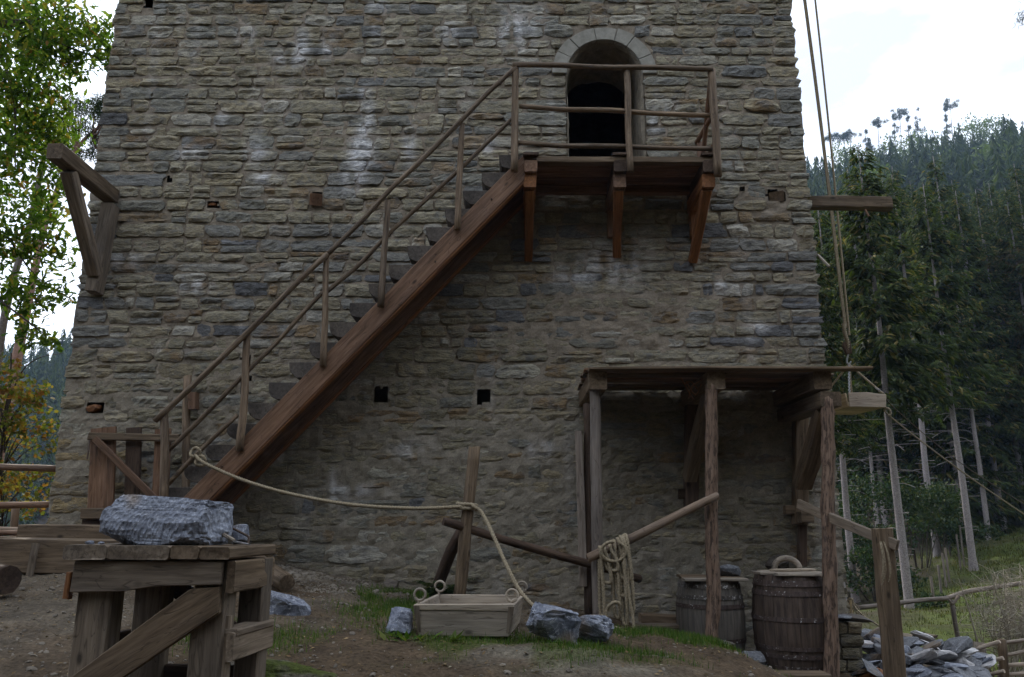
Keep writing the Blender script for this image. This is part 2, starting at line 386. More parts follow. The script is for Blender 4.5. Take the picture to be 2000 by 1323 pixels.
M_MED = leaf_mat('meadow_blade', [(0, (.04, .045, .013)), (.6, (.062, .075, .018)), (1, (.12, .10, .035))], .25)
M_TWG = plain('grey_twig', (.26, .22, .17), (.50, .44, .36), 9)
M_TRK = plain('bark_grey', (.14, .12, .115), (.36, .32, .31), 26, .95, .6)
M_TRD = plain('bark_dark', (.035, .027, .022), (.10, .08, .066), 16, .95, .6)
M_TRP = plain('bark_pine', (.16, .09, .06), (.32, .2, .15), 14, .95, .6)
def ground_mat():
    m = Mat('earth', .97, .15); p = m.coord((1, 1, 1), False, 'Pos')
    n1 = m.noise(p, 3, 5, .6); n2 = m.noise(p, 28, 4, .7); n3 = m.noise(p, 90, 2, .6)
    c = m.mix(m.attr(), m.ramp(n1, [(.3, (.62, .62, .62)), (.7, (1.3, 1.28, 1.25))]), 1., 'MULTIPLY')
    c = m.mix(c, m.ramp(n2, [(.32, (.5, .48, .46)), (.66, (1.35, 1.34, 1.32))]), 1., 'MULTIPLY')
    m.base(c); b = m.bump(n2, .8, .03); m.bump(n3, .6, .01, b); return m.m
M_GND = ground_mat()
# ------------------------------------------------------------------ terrain
def sstep(a, b, x):
    t = np.clip((np.asarray(x, float) - a) / (b - a), 0, 1); return t * t * (3 - 2 * t)
CP = [(-3, 10, 1.14), (-5.5, 10, 1.15), (-8, 10, 1.0), (-12, 11, .4), (-9, 13, .3), (-15, 15, -2), (-1.3, 10, .8), (.9, 10, .57), (2.5, 9.5, .12),
      (3.4, 9.1, .03), (2.9, 8.6, .04), (2.55, 8.4, .08), (4.5, 9, -.15), (4.3, 8.4, -.12), (0, 0, 0), (-4, 0, .1), (4, 0, -.1), (-4, 5, .55), (-2, 5.8, .56), (0, 5.8, .52), (-.4, 7, .64), (.6, 8.3, .62),
      (1.2, 7.2, .54), (2.0, 7.6, .47), (2.12, 8.35, .40), (1.3, 8.6, .50), (1.7, 9, .42), (2.2, 6, .3), (2.75, 7.6, .1), (3.2, 6.5, .02), (3, 5, .1), (-6, 7, .8), (-8, 5, .5), (-7, 9, 1.05),
      (7, 10, -.7), (6, 7, -.5), (8, 13, -1.1), (5, 14, -.6), (0, 18, .2), (-6, 18, .2), (-8, -8, .3), (8, -8, -.3), (-12, 2, .2), (10, 2, -.7)]
for px, py, Y in ((1780, 1215, 26), (1650, 1200, 25), (1672, 1180, 30), (1902, 1115, 32), (1922, 1057, 40), (1832, 1088, 38), (1868, 1055, 42), (2000, 890, 50), (2000, 1010, 44), (1990, 1180, 19)):
    p = W(px, py, Y); CP.append((p.x, p.y, p.z))
def basez(x): return np.interp(x, [-100, -20, 5, 30, 45, 100], [-34, -16, -3, 4.5, 8, 30])
for x in (-60, -30, -10, 5, 20, 40, 60, 90): CP.append((x, 62, float(basez(x))))
for x, z in ((-60, -24), (-35, -12), (40, 3), (60, 9)): CP.append((x, 30, z))
CPA = np.array(CP); XY = CPA[:, :2]
def rb(a, b): return np.linalg.norm(a[:, None] - b[None], axis=2)
n_ = len(XY); K = np.zeros((n_ + 3, n_ + 3)); K[:n_, :n_] = rb(XY, XY) - 1e-3 * np.eye(n_)
Q = np.hstack([np.ones((n_, 1)), XY]); K[:n_, n_:] = Q; K[n_:, :n_] = Q.T
COEF = np.linalg.solve(K, np.append(CPA[:, 2], [0, 0, 0]))
def near_h(x, y):
    p = np.stack([np.ravel(x), np.ravel(y)], 1); r = np.zeros(len(p))
    for s in range(0, len(p), 20000):
        q = p[s:s + 20000]; r[s:s + 20000] = rb(q, XY) @ COEF[:n_] + COEF[n_] + q @ COEF[n_ + 1:]
    return r.reshape(np.shape(x))
def ridge(x): return np.interp(x, [-420, -154, -60, 30, 108, 182, 420], [36, 42, 60, 88, 101, 117, 165])
def height(x, y):
    x, y = np.asarray(x, float), np.asarray(y, float)
    bz = basez(np.clip(x, -100, 100)); far = bz + (ridge(x) - bz) * sstep(40, 255, y) ** .8
    far = np.where(y > 255, ridge(x) - (y - 255) * .25, far)
    nr = near_h(np.clip(x, -70, 90), np.clip(y, -12, 62)); t = sstep(44, 62, y); h = nr * (1 - t) + far * t
    side = sstep(45, 160, np.abs(x)) * (1 - t); h = h * (1 - side) + (np.clip(bz, -40, 30) + sstep(60, 300, np.abs(x)) * 50) * side
    back = sstep(-14, -70, y); h = h * (1 - back) + 34 * back
    return h + .34 * np.exp(-((x - 5.0) / .85) ** 2 - ((y - 9.95) / .65) ** 2)
def h1(x, y): return float(height(np.array([x]), np.array([y]))[0])
def grid_mesh(name, xs, ys, zf, mat, colf):
    X, Y = np.meshgrid(xs, ys); Z = zf(X, Y); nx = len(xs); ny = len(ys)
    V = np.stack([X, Y, Z], -1).reshape(-1, 3); i = (np.arange(ny - 1)[:, None] * nx + np.arange(nx - 1)[None]).ravel()
    F = np.stack([i, i + 1, i + nx + 1, i + nx], -1)
    return fast_mesh(name, V, [F], mat, True, colf(V[:, 0], V[:, 1], V[:, 2]))
def near_z(X, Y):
    h = height(X, Y); lg = np.exp(-(((X - .55) / .9) ** 2 + ((Y - 6.5) / .55) ** 2) ** 2); h = h + lg * (.05 + .10 * np.round(3 * fbm(X * .9, Y * 2.6, 0, 36, 3)) / 3 - .05)
    return h + (fbm(X * 1.3, Y * 1.3, 0, 3) - .5) * .10 + (fbm(X * 6, Y * 6, 0, 9, 3) - .5) * .035
DIRT, GRAV, MOSS = np.array([.098, .071, .047]), np.array([.128, .107, .082]), np.array([.065, .082, .020])
MEAD, FLOOR = np.array([.072, .095, .022]), np.array([.045, .036, .024])
def grassy(x, y):
    """how grassy the ground is round the yard"""
    g = np.exp(-(((x + 1.25) / .42) ** 2 + ((y - 8.6) / 1.0) ** 2) ** 1.5) + np.exp(-(((x - 1.55) / .75) ** 2 + ((y - 7.9) / .38) ** 2) ** 1.5)
    g = g + .9 * np.exp(-(((x + .1) / 1.3) ** 2 + ((y - 6.75) / .5) ** 2) ** 1.5) + .6 * np.exp(-(((x + 2.2) / .5) ** 2 + ((y - 6.6) / .4) ** 2)) + .7 * np.exp(-(((x - 2.35) / .25) ** 2 + ((y - 8.15) / .4) ** 2))
    return np.clip(g * 1.2, 0, 1) * sstep(.3, .55, fbm(x * 2.2, y * 2.2, 0, 31))
def blades(x, y):
    return grassy(x, y) * (1 - .9 * np.exp(-(((x + .3) / 1.1) ** 2 + ((y - 6.5) / .5) ** 2)))
def ncol(x, y, z):
    gr = sstep(8.2, 9.6, y + .6 * (fbm(x * 1.5, y * 1.5, 0, 41) - .5) * 3) * sstep(.2, -.8, x) + .55 * sstep(-2.9, -4.2, x)
    gr = np.clip(gr + .8 * sstep(.52, .68, fbm(x * 1.1, y * 1.1, 0, 44)), 0, 1) * .9; g = grassy(x, y) * .85; lg = np.exp(-(((x - .55) / .9) ** 2 + ((y - 6.5) / .55) ** 2) ** 2) * sstep(.35, .6, fbm(x * 2, y * 6, 0, 37))
    c = DIRT + (GRAV - DIRT) * gr[:, None]; c = c + (np.array([.15, .135, .108]) - c) * lg[:, None]; return c + (MOSS - c) * g[:, None]
gme = grid_mesh('ground', np.arange(-9.5, 6.8, .05), np.arange(3.2, 10.4, .05), near_z, M_GND, ncol)
kind(link('ground', gme), 'structure')
def sinhs(a, b, n, c, k):
    u = np.linspace(np.arcsinh((a - c) / k), np.arcsinh((b - c) / k), n); return c + k * np.sinh(u)
def far_z(X, Y):
    h = height(X, Y); d = np.hypot(X, Y); h = h + (fbm(X * .25, Y * .25, 0, 21) - .5) * np.clip(d / 30, 0, 1) * .35 + (fbm(X * 1.1, Y * 1.1, 0, 22) - .5) * np.clip(d / 30, 0, 1) * .35
    ins = sstep(-9.9, -9.2, X) * sstep(7.2, 6.5, X) * sstep(2.8, 3.5, Y) * sstep(11, 10.2, Y); return h - .12 * ins
def mead_mask(x, y):
    xl = np.interp(y, [8, 14, 22, 30, 40, 50, 60], [4.6, 5.5, 8.8, 14.5, 21, 27, 32]); return sstep(-1.2, 1.5, x - xl + (fbm(x * .3, y * .3, 0, 51) - .5) * 5) * sstep(62, 54, y) * sstep(6, 9, y)
def fcol(x, y, z):
    m = mead_mask(x, y); m = m * (.35 + .65 * sstep(.3, .5, fbm(x * .6, y * .6, 0, 52))); c = FLOOR + (MEAD - FLOOR) * m[:, None]
    near = sstep(16, 11, np.hypot(x, y)) * (1 - m); return c + (DIRT * .9 - c) * near[:, None]
hme = grid_mesh('hillside', sinhs(-600, 600, 300, 5, 12), sinhs(-160, 560, 320, 14, 14), far_z, M_GND, fcol)
kind(link('hillside', hme), 'structure')

# ------------------------------------------------------------------ tower
TX0, TX1, TY, TZ = -5.81, 4.11, 10.0, 14.5
DX0, DX1, DZ0, DZS = .78, 1.88, 6.16, 7.86; DR = (DX1 - DX0) / 2; DXC = (DX0 + DX1) / 2
def hole(px, py, wpx, hpx):
    a = W(px - wpx / 2, py + hpx / 2, TY); b = W(px + wpx / 2, py - hpx / 2, TY); return (a.x, b.x, a.z, b.z)
HOLES = [hole(746, 771, 27, 27), hole(945, 774, 27, 30), hole(291, 5, 20, 24), hole(416, 400, 24, 14), hole(187, 798, 34, 22), hole(480, 732, 26, 74), hole(1516, 384, 34, 20), hole(617, 389, 22, 22),
         hole(330, 352, 10, 14), hole(1450, 372, 9, 9)]
tower = thing('stone_tower', 'tall grey rubble stone tower with a round arched doorway above the stairs', 'tower', (0, 10, 0))
STAINS = [(715, 260, 22, 60), (705, 300, 22, 30), (800, 285, 12, 35), (690, 180, 26, 10), (565, 115, 30, 16), (640, 90, 14, 20), (505, 300, 20, 14), (520, 350, 26, 12), (590, 90, 16, 30), (690, 350, 20, 30),
          (430, 230, 16, 20), (1010, 60, 40, 30), (1190, 520, 60, 40), (1270, 250, 20, 20), (740, 30, 20, 40), (1300, 210, 18, 20), (880, 70, 16, 20), (690, 960, 60, 12), (650, 950, 8, 30), (810, 880, 36, 16), (1060, 880, 30, 16), (340, 680, 30, 12),
          (480, 70, 20, 20), (370, 300, 30, 10), (1400, 560, 30, 10), (1120, 545, 40, 12), (540, 880, 24, 20), (1480, 640, 20, 10), (820, 600, 20, 10), (950, 290, 20, 12), (880, 500, 14, 14), (380, 560, 30, 14), (250, 510, 30, 12), (310, 940, 16, 20)]
ST = []
for px, py, rx, ry in STAINS:
    p = W(px, py, TY); q = W(px + rx, py - ry, TY); ST.append((p.x, p.z, q.x - p.x, q.z - p.z))
def stain(x, z):
    w = np.zeros(np.shape(x))
    for a, b, rx, rz in ST: w = w + np.exp(-(((x - a) / rx) ** 2 + ((z - b) / rz) ** 2))
    n = fbm(x * 9, z * 3.2, 0, 61, 3); st = sstep(.63, .8, vn(x * 7, z * .55, 0, 62)) * sstep(.45, .7, fbm(x * 1.2, z * 1.2, 0, 63))
    return np.clip(w * sstep(.3, .62, n) * .9 + st * .16, 0, .92)
WHITE = np.array([.74, .74, .77])
PAL = [((0.314, 0.283, 0.210), 50), ((0.354, 0.307, 0.214), 18), ((0.264, 0.256, 0.219), 18), ((0.199, 0.200, 0.194), 6), ((0.284, 0.219, 0.146), 3), ((0.429, 0.400, 0.335), 9)]
PALM = [((0.299, 0.268, 0.199), 40), ((0.330, 0.288, 0.210), 16), ((0.235, 0.229, 0.210), 18), ((0.155, 0.156, 0.165), 11), ((0.275, 0.200, 0.122), 6), ((0.399, 0.375, 0.326), 9)]
PALL = [((0.264, 0.234, 0.165), 48), ((0.294, 0.249, 0.171), 24), ((0.239, 0.227, 0.190), 16), ((0.244, 0.176, 0.107), 4), ((0.349, 0.326, 0.268), 8)]
def pick(pal):
    w = np.array([p[1] for p in pal], float); return np.array(pal[rng.choice(len(pal), p=w / w.sum())][0]) * rng.uniform(.84, 1.16)
def low(z): return sstep(4.2, 2.6, z)          # the repointed lower part
def ydisp(x, z):
    """how far the mortar bed stands out of the nominal face"""
    sm = sstep(.45, .62, fbm(x * 1.1 + 3, z * 1.6, 0, 71)); l = low(np.asarray(z))
    under = np.exp(-(((x - 1.2) / 1.5) ** 2 + ((z - 4.2) / .75) ** 2) ** 2)
    return .006 + .012 * sm * np.maximum(np.maximum(l, under), .35) + .012 * np.maximum(l, under) + (fbm(x * 8, z * 10, 0, 72, 3) - .5) * .05
def in_door(x, z, g=0.):
    return (x > DX0 - g) & (x < DX1 + g) & (z > DZ0 - g) & ((z < DZS) | (np.hypot(x - DXC, z - DZS) < DR + g))
xs = np.arange(TX0, TX1 + .02, .035); zs = np.arange(-.6, 10.6, .035)
X, Z = np.meshgrid(xs, zs); nx, nz = len(xs), len(zs)
V = np.stack([X, TY - ydisp(X, Z), Z], -1).reshape(-1, 3)
V[:, 0] += ((vn(V[:, 2] * 5, 3., 0, 75) - .5) * .05) * ((V[:, 0] < TX0 + .02) | (V[:, 0] > TX1 - .03))
i = (np.arange(nz - 1)[:, None] * nx + np.arange(nx - 1)[None]).ravel()
cx, cz = X[:-1, :-1].ravel() + .0175, Z[:-1, :-1].ravel() + .0175
keep = ~in_door(cx, cz)
jx, jz = (vn(cx * 14, cz * 14, 0, 77) - .5) * .025, (vn(cx * 14, cz * 14, 5, 78) - .5) * .025
for a, b, c, d in HOLES: keep &= ~((cx + jx > a) & (cx + jx < b) & (cz + jz > c) & (cz + jz < d))
F = np.stack([i, i + 1, i + nx + 1, i + nx], -1)[keep]
mc = np.array([.275, .238, .190])[None] * (.85 + .35 * fbm(V[:, 0] * .8, V[:, 2] * .8, 0, 73))[:, None]
mc = mc + (np.array([.26, .24, .195]) - mc) * (low(V[:, 2]) * .7)[:, None]
w = stain(V[:, 0], V[:, 2])[:, None] * .7; mc = mc + (WHITE - mc) * w
link('mortar_face', fast_mesh('mortar_face', V, [F], M_MRT, False, mc), tower)
# thick walls, floor and roof of the shaft behind the face: dark hollow inside
bm = bmesh.new()
def bxm(x0, x1, y0, y1, z0, z1):
    r = bmesh.ops.create_cube(bm, size=1, matrix=Matrix.Translation(((x0 + x1) / 2, (y0 + y1) / 2, (z0 + z1) / 2)) @ Matrix.Diagonal((x1 - x0, y1 - y0, z1 - z0, 1)))
YB = TY + 9.6; g = .1
bxm(TX0 + .3, DX0 - g, TY + .45, TY + 1.0, -1, TZ); bxm(DX1 + g, TX1 - .3, TY + .45, TY + 1.0, -1, TZ)
bxm(TX0 + .03, TX0 + .3, TY + .08, TY + 1.0, -1, TZ); bxm(TX1 - .3, TX1 - .03, TY + .08, TY + 1.0, -1, TZ); bxm(TX0 + .3, TX1 - .3, TY + .08, TY + .45, 10.2, TZ)
bxm(DX0 - g, DX1 + g, TY + .45, TY + 1.0, -1, DZ0 - .08); bxm(DX0 - g, DX1 + g, TY + .45, TY + 1.0, DZS + DR + g, TZ)
bxm(TX0 + .03, TX0 + 1.2, TY + 1.0, YB, -1, TZ); bxm(TX1 - 1.2, TX1 - .03, TY + 1.0, YB, -1, TZ); bxm(TX0 + 1.2, TX1 - 1.2, YB - 1.1, YB, -1, TZ)
bxm(TX0 + 1.2, TX1 - 1.2, TY + 1.0, YB - 1.1, 5.7, DZ0 - .02); bxm(TX0 + .03, TX1 - .03, TY + .07, YB, TZ, TZ + .3)
me = bpy.data.meshes.new('wall_core'); bm.to_mesh(me); bm.free()
a = me.color_attributes.new('Col', 'FLOAT_COLOR', 'POINT'); a.data.foreach_set('color', np.tile([.22, .19, .15, 1], len(me.vertices)).astype(np.float32)); me.materials.append(M_MRT)
core = link('wall_core', me, tower)
# doorway lining: jambs, vault and threshold
prof = [(DX0, DZ0)] + [(DX0, z) for z in np.linspace(DZ0 + .2, DZS, 9)] + [(DXC - DR * math.cos(t), DZS + DR * math.sin(t)) for t in np.linspace(.2, math.pi - .2, 16)] + [(DX1, z) for z in np.linspace(DZS, DZ0 + .2, 9)] + [(DX1, DZ0)]
prof = np.array(prof); ny = 22; V = []
for k, y in enumerate(np.linspace(TY - .03, TY + 1.02, ny)):
    d = (fbm(prof[:, 0] * 5, prof[:, 1] * 5, y * 6, 81, 3) - .5) * .09; c = np.array([DXC, 7.2]); n = prof - c; n /= np.linalg.norm(n, axis=1, keepdims=True)
    inset = .03 if k > 1 else 0
    q = prof - n * (d + inset)[:, None] * (1 if k > 1 else .3); V.append(np.stack([q[:, 0], np.full(len(q), y), q[:, 1]], -1))
V = np.array(V).reshape(-1, 3); npf = len(prof); ii = (np.arange(ny - 1)[:, None] * npf + np.arange(npf - 1)[None]).ravel()
F = np.stack([ii, ii + npf, ii + npf + 1, ii + 1], -1)
link('door_reveal', fast_mesh('door_reveal', V, [F], M_MRT, False, np.tile([.25, .225, .18], (len(V), 1))), tower)
beam('door_sill', (DX0 - .1, TY + .5, DZ0 - .03), (DX1 + .1, TY + .5, DZ0 - .03), 1.06, .06, M_DRK, tower)
# voussoirs of the arch
ang = np.linspace(0, math.pi, 8) + np.array([-.0, .04, -.05, .03, .05, -.03, .02, 0])
for k in range(7):
    t = np.linspace(ang[k] + .006, ang[k + 1] - .006, 5); r0, r1 = DR - .005, DR + rng.uniform(.19, .215)
    pts = [(DXC - r0 * math.cos(x), DZS + r0 * math.sin(x)) for x in t] + [(DXC - r1 * math.cos(x), DZS + r1 * math.sin(x)) for x in t[::-1]]
    dy = rng.uniform(0, .012); prism('arch_stone', [(a, TY - .04 - dy, b) for a, b in pts], (0, .30, 0), M_ARCH, tower, (1, 0, 0), .006)
# stones in courses
def e_(a): return np.abs(a) ** 3
def stone_arr(cx, cz, w, h, prot, edge=0):
    nu = int(np.clip(w / .045, 4, 13)); nv = int(np.clip(h / .034, 3, 6))
    u = np.linspace(-1, 1, nu + 1); v = np.linspace(-1, 1, nv + 1); U, Vv = np.meshgrid(u, v)
    ph = rng.uniform(0, 6.28, 10); k = rng.uniform(.08, .45)
    px = U * (1 - k + k * np.sqrt(1 - Vv ** 2 / 2)); pz = Vv * (1 - k + k * np.sqrt(1 - U ** 2 / 2))
    px = px * (1 + .05 * np.sin(Vv * 3.1 + ph[0]) + .03 * np.sin(Vv * 7 + ph[1])) + (vn(Vv * 3, U * .5 + ph[8], ph[9], 93) - .5) * .09 * e_(U) ; pz = pz * (1 + .05 * np.sin(U * 2.2 + ph[2]) + .03 * np.sin(U * (4 + w * 9) + ph[3])) + (vn(U * w * 16, Vv * .5 + ph[4], ph[5], 94) - .5) * .17 * e_(Vv)
    pz = pz + .12 * rng.normal() * U * .5; px = px + .10 * rng.normal() * Vv * min(1, h / w * 1.6)
    x = cx + px * w / 2; z = cz + pz * h / 2
    e = np.maximum(np.abs(U), np.abs(Vv)); e2 = np.clip((e - .55) / .45, 0, 1)
    dep = prot * (1 - .36 * e2 ** 4) + .012
    lam = vn(x * 3 + ph[4] * 9, z * 22 + ph[5] * 9, 0, 91) - .5; ru = fbm(x * 9 + ph[6] * 20, z * 16 + ph[7] * 20, 0, 92, 3) - .5
    rf = rng.uniform(.4, 1.5)
    dep = dep + (np.round(lam * 4) / 4 * .016 + lam * .012 + ru * .038) * rf * (1 - .3 * e2) + prot * .35 * (rng.normal() * U * .5 + rng.normal() * Vv * .6) * .6 + rng.normal(size=U.shape) * .0025
    P = np.stack([x, TY - dep, z], -1).reshape(-1, 3); nvv, nuu = U.shape
    idx = np.arange(nvv * nuu).reshape(nvv, nuu); f = np.stack([idx[:-1, :-1], idx[:-1, 1:], idx[1:, 1:], idx[1:, :-1]], -1).reshape(-1, 4)
    ring = np.concatenate([idx[0, :-1], idx[:-1, -1], idx[-1, :0:-1], idx[:0:-1, 0]]); m = len(ring)
    rb_ = P[ring].copy(); rb_[:, 1] = TY + .06; base = len(P); P = np.vstack([P, rb_])
    a = np.arange(m); b = (a + 1) % m; side = np.stack([ring[a], base + a, base + b, ring[b]], -1)
    return P, np.vstack([f, side])
def blocked(z0, z1):
    """x intervals that a course from z0 to z1 must leave free"""
    b = []
    for h in HOLES:
        if h[2] < z1 and h[3] > z0: b.append((h[0] - .01, h[1] + .01))
    if z1 > DZ0 and z0 < DZS: b.append((DX0 - .0, DX1 + .0))
    ro = DR + .20
    if z1 > DZS and z0 < DZS + ro:
        dz = max(0, max(z0, DZS) - DZS); hw = math.sqrt(max(0, ro * ro - dz * dz)); b.append((DXC - hw, DXC + hw))
    return sorted(b)
stones = []
z = -.1
while z < 10.4:
    l = float(low(np.array(z))); hh = rng.uniform(.135, .215) + .03 * l; z1 = z + hh
    bl = blocked(z + .02, z1 - .02); segs = []; x = TX0 - .01
    for a, b in bl:
        if a > x: segs.append((x, a))
        x = max(x, b)
    segs.append((x, TX1 + .01))
    wob = rng.uniform(0, 50)
    for a, b in segs:
        x = a
        while x < b - .04:
            wd = float(np.clip(rng.lognormal(-.98 + .22 * l, .42), .13, .95))
            if b - (x + wd) < .16: wd = b - x
            if wd < .05: break
            gp = rng.uniform(.016, .042); zo = (vn(x * .9 + wob, z, 0, 95) - .5) * .04
            def add(cz_, h_):
                cxx = x + wd / 2; over = rng.uniform(-.02, .035)
                w_ = wd - gp; c_ = cxx
                if x < TX0 + .02: w_ += over; c_ -= over / 2
                if x + wd > TX1 - .02: w_ += over; c_ += over / 2
                pr = rng.uniform(.012, .031) * (1 - .3 * low(np.array(cz_)))
                stones.append((c_, cz_, w_, h_, float(pr)))
            if rng.random() < .16 and wd > .2 and hh > .15:
                s = rng.uniform(.4, .6) * hh; add(z + s / 2 + zo, s - .018); add(z + s + (hh - s) / 2 + zo, hh - s - .018)
            else:
                shr = rng.uniform(.016, .046) + (rng.random() < .15) * .03; add(z + hh / 2 + zo, hh - shr)
            x += wd
    z = z1
def palette(z):
    if z < 3.9: return PALL if rng.random() < .85 else PALM
    if z < 5.6: return PALM
    return PAL if rng.random() < .9 else PALM
built = []
for (cx_, cz_, w_, h_, pr) in stones:
    P, f = stone_arr(cx_, cz_, w_, h_, pr); c = pick(palette(cz_))
    if cz_ < 2.6 and cx_ < -4.6: c = c * np.array([1.15, 1.0, .8])
    col = np.tile(c, (len(P), 1)) * (.86 + .28 * fbm(P[:, 0] * 4, P[:, 2] * 7, 0, int(cx_ * 100) % 977, 2))[:, None]
    if rng.random() < .10: 
        r2 = sstep(.42, .62, fbm(P[:, 0] * 5, P[:, 2] * 6, 0, 97, 2))[:, None] * .7; col = col + (np.array([.24, .155, .08]) - col) * r2
    s = stain(P[:, 0], P[:, 2])[:, None]; col = col + (WHITE - col) * s
    built.append((P, f, col, w_ * h_ if .4 < cz_ < 9.1 else 0))
order = sorted(range(len(built)), key=lambda k: -built[k][3]); top = set(order[:300])
VV, FF, CC, o = [], [], [], 0
for k, (P, f, col, ar) in enumerate(built):
    if k in top: 
        c0 = P.mean(0); link('stone', fast_mesh('stone', P - c0, [f], M_STN, False, col), tower, Matrix.Translation(Vector(c0)))
    else: VV.append(P); FF.append(f + o); CC.append(col); o += len(P)
kind(link('rubble_masonry', fast_mesh('rubble_masonry', np.vstack(VV), [np.vstack(FF)], M_STN, False, np.vstack(CC)), tower), 'stuff')
print('stones', len(built))
# ------------------------------------------------------------------ staircase
YS = 9.1
st = thing('wooden_staircase', 'steep red brown plank staircase with log steps and pole handrails along the tower wall', 'staircase', W(300, 1040, 9.4))
A = W(1025, 300, YS); B = W(300, 1030, YS); d = (B - A).normalized(); nrm = Vector((d.z, 0, -d.x)); nrm = nrm if nrm.z < 0 else -nrm
B2 = B + d * .55
def stringer(y):
    o = Vector((0, y - YS, 0)); H = .245; top0 = A + o; bot0 = top0 + Vector((0, 0, H / abs(nrm.z)))* -1
    prism('stringer', [top0, bot0, B2 + o + nrm * H, B2 + o], (0, .125, 0), M_STR, st, d, .010)
stringer(YS); stringer(9.76)
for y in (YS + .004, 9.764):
    o = Vector((0, y - YS, 0)) + nrm * .251; prism('underside_tint_strip', [A + o + d * .25, A + o + d * .25 + Vector((0, .117, 0)), B2 + o + Vector((0, .117, 0)), B2 + o], nrm * .012, M_ORG, st, d, .003)  # added strip paints ground-bounce light and unweathered orange wood onto the stringer underside
s0, s1 = W(940, 335, 9.13), W(315, 952, 9.13)
for k in range(-1, 18):
    p = s0.lerp(s1, k / 16); j = lambda a=.012: random.uniform(-a, a)
    dep = random.uniform(.19, .225); wd = .36
    prof = [(j(.008), 0), (.36, 0), (.36, -.08), (.29, -dep * .95), (.2, -dep), (.10, -dep * .95 + j()), (.035, -dep * .78 + j()), (.005, -.10)]
    prism('step', [(p.x + a + j(.004), p.y + .03, p.z + b) for a, b in prof], (0, .80, 0), M_STEP, st, (0, 1, 0), .006)
YR = 9.035
for t, b, r in (((322, 802), (318, 985), .052), ((484, 652), (468, 880), .047), ((639, 498), (629, 716), .042), ((756, 392), (744, 600), .042), ((904, 243), (893, 449), .042)):
    P0, P1 = W(*b, YR + .02), W(*t, YR + .02); log('baluster', P0, P1, r, M_RAIL, st, taper=.86, n=9, wob=.014)
log('handrail', W(301, 822, YR - .04), W(640, 495, YR - .04), .034, M_RAIL, st, taper=.95, wob=.03)
log('handrail', W(636, 499, YR - .05), W(1008, 128, YR - .05), .031, M_RAIL, st, taper=.95, wob=.022)
log('mid_rail', W(326, 884, YR + .07), W(636, 568, YR + .07), .027, M_RAIL, st, taper=.95, wob=.022)
log('mid_rail', W(630, 580, YR + .08), W(1000, 234, YR + .08), .027, M_RAIL, st, taper=.92, wob=.022)
log('low_rail', W(319, 953, YR + .06), W(466, 812, YR + .06), .027, M_RAIL, st, taper=.9, wob=.02)
for px, py in ((434, 912), (960, 390), (850, 512)):
    c = W(px, py, YS); log('peg', c + Vector((0, .01, 0)), c - Vector((0, .012, 0)), .012, M_DRK, st, n=8)
nwl = log('back_post', (W(362, 975, 9.86)), W(366, 735, 9.86), .05, M_RAIL, st, n=9)
beam('post_block', W(378, 800, 9.82), W(378, 768, 9.82), .10, .13, M_STR, st)

# ------------------------------------------------------------------ balcony in front of the doorway
bal = thing('timber_balcony', 'small timber balcony on three braced brackets in front of the arched doorway', 'balcony', (1.4, 9.98, 5.7))
PT = 6.13; X0, X1 = W(1032, 300, 9.12).x, W(1398, 300, 9.12).x
ys = [9.17 + .168 * k for k in range(5)]
for k, y in enumerate(ys):
    beam('deck_board', (X0 - .03 - random.uniform(0, .02), y, PT - .03), (X1 + random.uniform(0, .04), y, PT - .03), .156, .06, M_STR if k else M_GRB, bal)
for k, (px, pb, yb) in enumerate(((1037, 1032, 508), (1212, 1204, 500), (1386, 1353, 511))):
    x = W(px, 320, 9.05).x
    beam('cap_board', (x, 9.02, PT + .008), (x, 9.14, PT + .008), .20, .035, M_DRK, bal)
    beam('joist', (x, 9.05, PT - .145), (x, 10.12, PT - .145), .165, .155, M_STR if k == 0 else M_DRK, bal)
    beam('corbel', (x - .01, 9.11, PT - .32), (x - .01, 10.12, PT - .32), .16, .18, M_ORG if k != 1 else M_STR, bal)
    q = W(pb, yb, 9.95); beam('brace', Vector((x - .015, 9.21, PT - .40)), q, .125, .12, M_ORG, bal, taper=.85, wob=.008)
    beam('wall_plate', (x - .02, 9.93, PT - .4), (x - .02, 9.93, PT - .78), .12, .10, M_ORG if k != 1 else M_STR, bal)
beam('fascia', (X0 + .1, 9.075, PT - .055), (X1 - .06, 9.075, PT - .055), .03, .075, M_GRB, bal, wob=.006)
beam('bearer', (X0, 9.86, PT - .12), (X1, 9.86, PT - .12), .10, .115, M_STR, bal)
YB_ = 9.03
log('post', W(1003, 335, YB_), W(1006, 130, YB_), .047, M_RAIL, bal, n=9)
log('post', W(1232, 336, YB_), W(1223, 130, YB_), .042, M_RAIL, bal, n=9, wob=.012)
log('post', W(1403, 344, YB_), W(1389, 137, YB_), .052, M_RAIL, bal, n=9, wob=.012)
log('rail', W(1001, 126, YB_ - .03), W(1392, 136, YB_ - .03), .034, M_RAIL, bal, wob=.018)
log('rail', W(1014, 211, YB_ + .05), W(1392, 223, YB_ + .05), .031, M_RAIL, bal, wob=.018)
log('rail', W(1012, 281, YB_ + .05), W(1396, 291, YB_ + .05), .031, M_RAIL, bal, wob=.018)
pe = W(1389, 150, YB_ + .05); log('brace_pole', pe, (2.60, 9.93, PT + .05), .034, M_STR, bal, n=9)
for a, b in ((212, 0), (281, 0)):
    p = W(1398, a, YB_ + .0); log('side_rail', p, (p.x - .03, 9.95, p.z), .033, M_STR, bal, n=9)
log('post', (2.60, 9.90, PT), (2.61, 9.90, PT + .62), .035, M_STR, bal, n=9)

